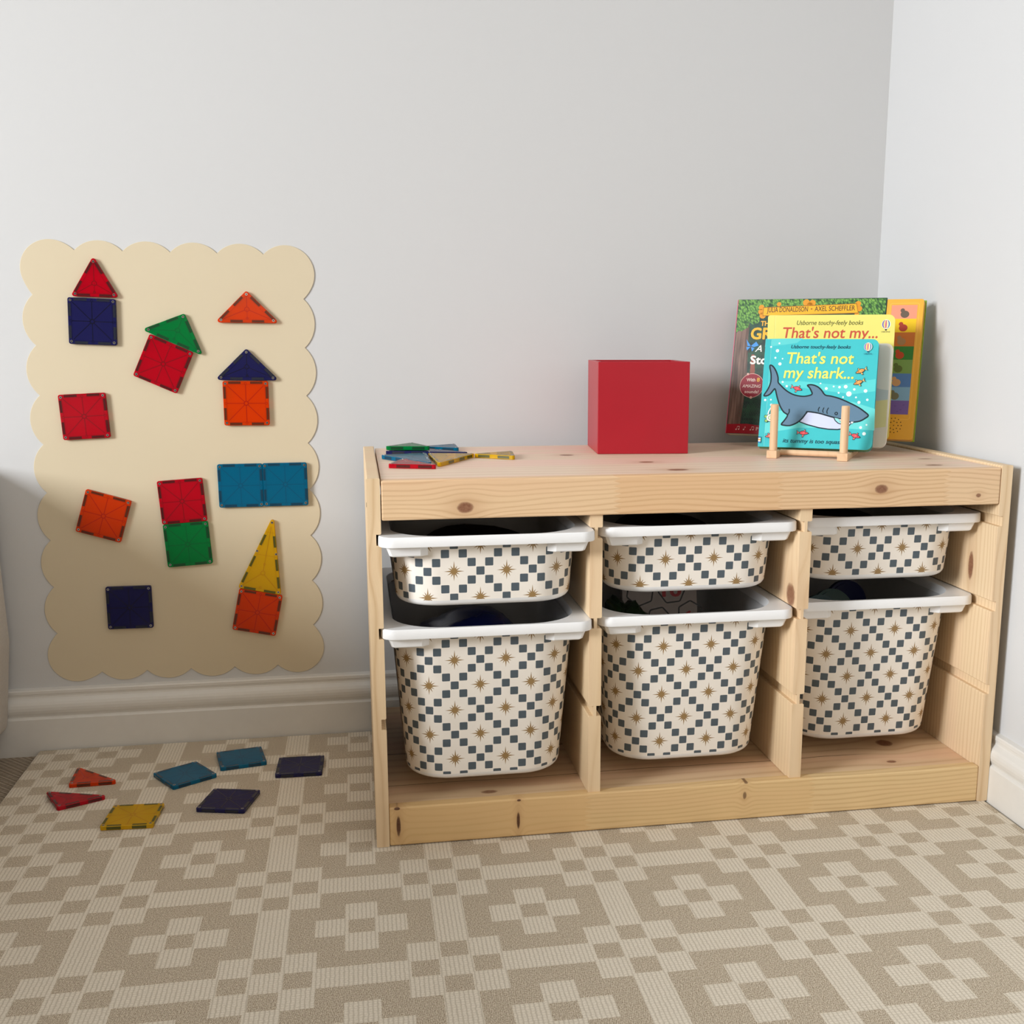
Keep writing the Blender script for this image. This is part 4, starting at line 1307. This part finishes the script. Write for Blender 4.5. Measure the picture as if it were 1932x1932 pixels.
# raised lip and panels
pr = Print(mb, 0.0004, .00003)
pr.line(rounded([(.2625, .034), (.3090, .034), (.3090, .2300), (.2625, .2300)], .003, 4), .0006, (250, 200, 90), True)
pc = [(240, 152, 122), (245, 202, 20), (206, 116, 44), (52, 128, 52), (124, 160, 84), (86, 130, 188), (132, 176, 206), (120, 96, 166)]
zt = [.2270, .2037, .1808, .1571, .1345, .1112, .0883, .0655, .0423]
for i in range(8):
    pr.poly([(.2647, zt[i + 1]), (.3062, zt[i + 1]), (.3062, zt[i]), (.2647, zt[i])], pc[i], i == 0)
blob = [(104, 88, 74), (176, 60, 36), (168, 128, 84), (190, 72, 40), (92, 110, 56), (206, 160, 112), (120, 120, 96)]
for i, c in enumerate(blob):
    cx0, cz0 = .2870 - .0008 * i, (zt[i] + zt[i + 1]) / 2 - .001
    pr.disc(cx0, cz0 - .003, .0070, c, .0062, 18, i == 0); 
for i, c in enumerate(blob):
    cx0, cz0 = .2870 - .0008 * i, (zt[i] + zt[i + 1]) / 2 - .001
    pr.disc(cx0 - .004, cz0 + .0035, .0036, c, None, 14, i == 0)
for x, z in ((.272, .052), (.283, .056), (.292, .050), (.275, .060), (.296, .058), (.287, .047)): pr.line([(x, z), (x + .003, z + .0004)], .0006, (80, 60, 120), new=False)
for k in range(13): 
    a = 2 * PI * k / 13; pr.disc(.2850 + .0122 * math.cos(a), .0236 + .0122 * math.sin(a), .0009, (40, 30, 20), None, 8, k == 0)
for k in range(8):
    a = 2 * PI * k / 8; pr.disc(.2850 + .0070 * math.cos(a), .0236 + .0070 * math.sin(a), .0009, (40, 30, 20), None, 8, False)
pr.disc(.2850, .0236, .0009, (40, 30, 20), None, 8, False)
mb.build('button_strip', [plain('orange_module', srgb(238, 176, 58), .32, .5)] + pr.order, root)

# number cushion in the deep middle bin
root = empty('number_cushion', (.412, .236, .240), (R(-14), 0, R(-4)), 'white quilted cushion with black outlined hexagons and red numbers inside the deep middle bin', 'toy')
mb = MB(); slab(mb, .125, .085, 0, .02, .012, .012, 0)
BASE_SLOTS = 1
pr = Print(mb, 0.0, .0001)
def hexa(x, z, r, a=0.0):
    P_ = rounded([(x + r * math.cos(a + PI / 3 * k), z + r * math.sin(a + PI / 3 * k)) for k in range(6)], r * .18, 3)
    pr.line(P_, .0024, (20, 20, 26), True)
hexa(.030, .058, .0240, .35); hexa(.083, .060, .0230, .1); hexa(.113, .020, .022, .5); hexa(.060, .012, .021, .2)
pr.text('10', .068, .050, .024, (190, 20, 30), .030, 0, .0012)
pr.text('3', .028, .062, .016, (24, 24, 30), .010, .2, .0005)
pr.text('6', .104, .012, .018, (190, 20, 30), .012, 0, .0010)
mb.build('cushion', [plain('white_cotton', srgb(205, 196, 192), .8)] + pr.order, root)

# ------------------------------------------------------------------ bed side at the left
t = NT('pale_linen')
p = t.obj(); s = t.sep(p)
h = t.m('ADD', t.m('MULTIPLY', t.m('SINE', t.m('MULTIPLY', s[1], 2 * PI / .0022)), .5), t.m('MULTIPLY', t.m('SINE', t.m('MULTIPLY', s[2], 2 * PI / .0022)), .5))
t.base(t.mix(t.noise(p, 300, 3), srgb(206, 200, 192), srgb(188, 182, 174)), .9, .1)
t.bump(h, .3, .0006)
mb = MB()
P_ = rounded([(-1.95, .035), (-.622, .035), (-.605, .20), (-.612, .504), (-1.95, .502)], [.01, .02, .05, .04, .03], 6)
mb.extr_y(P_, -1.9, .474)
o = mb.build('mattress_base', t.mat)
bed = empty('bed', (-1.3, -.7, FZ), label='pale linen covered bed edge at the far left beside the play mat', cat='bed')
o.parent = bed; o.matrix_parent_inverse = Matrix.Identity(4); o.location = (1.3, .7, -FZ)
for x, y in ((-1.88, -1.8), (-.72, -1.8), (-1.88, .38), (-.72, .38)):
    q = MB().cyl((x, y, FZ), (x, y, .036), .022, 16).build('leg', plain('bed_leg', srgb(60, 50, 44), .5), bed)
    q.location = (1.3, .7, -FZ)
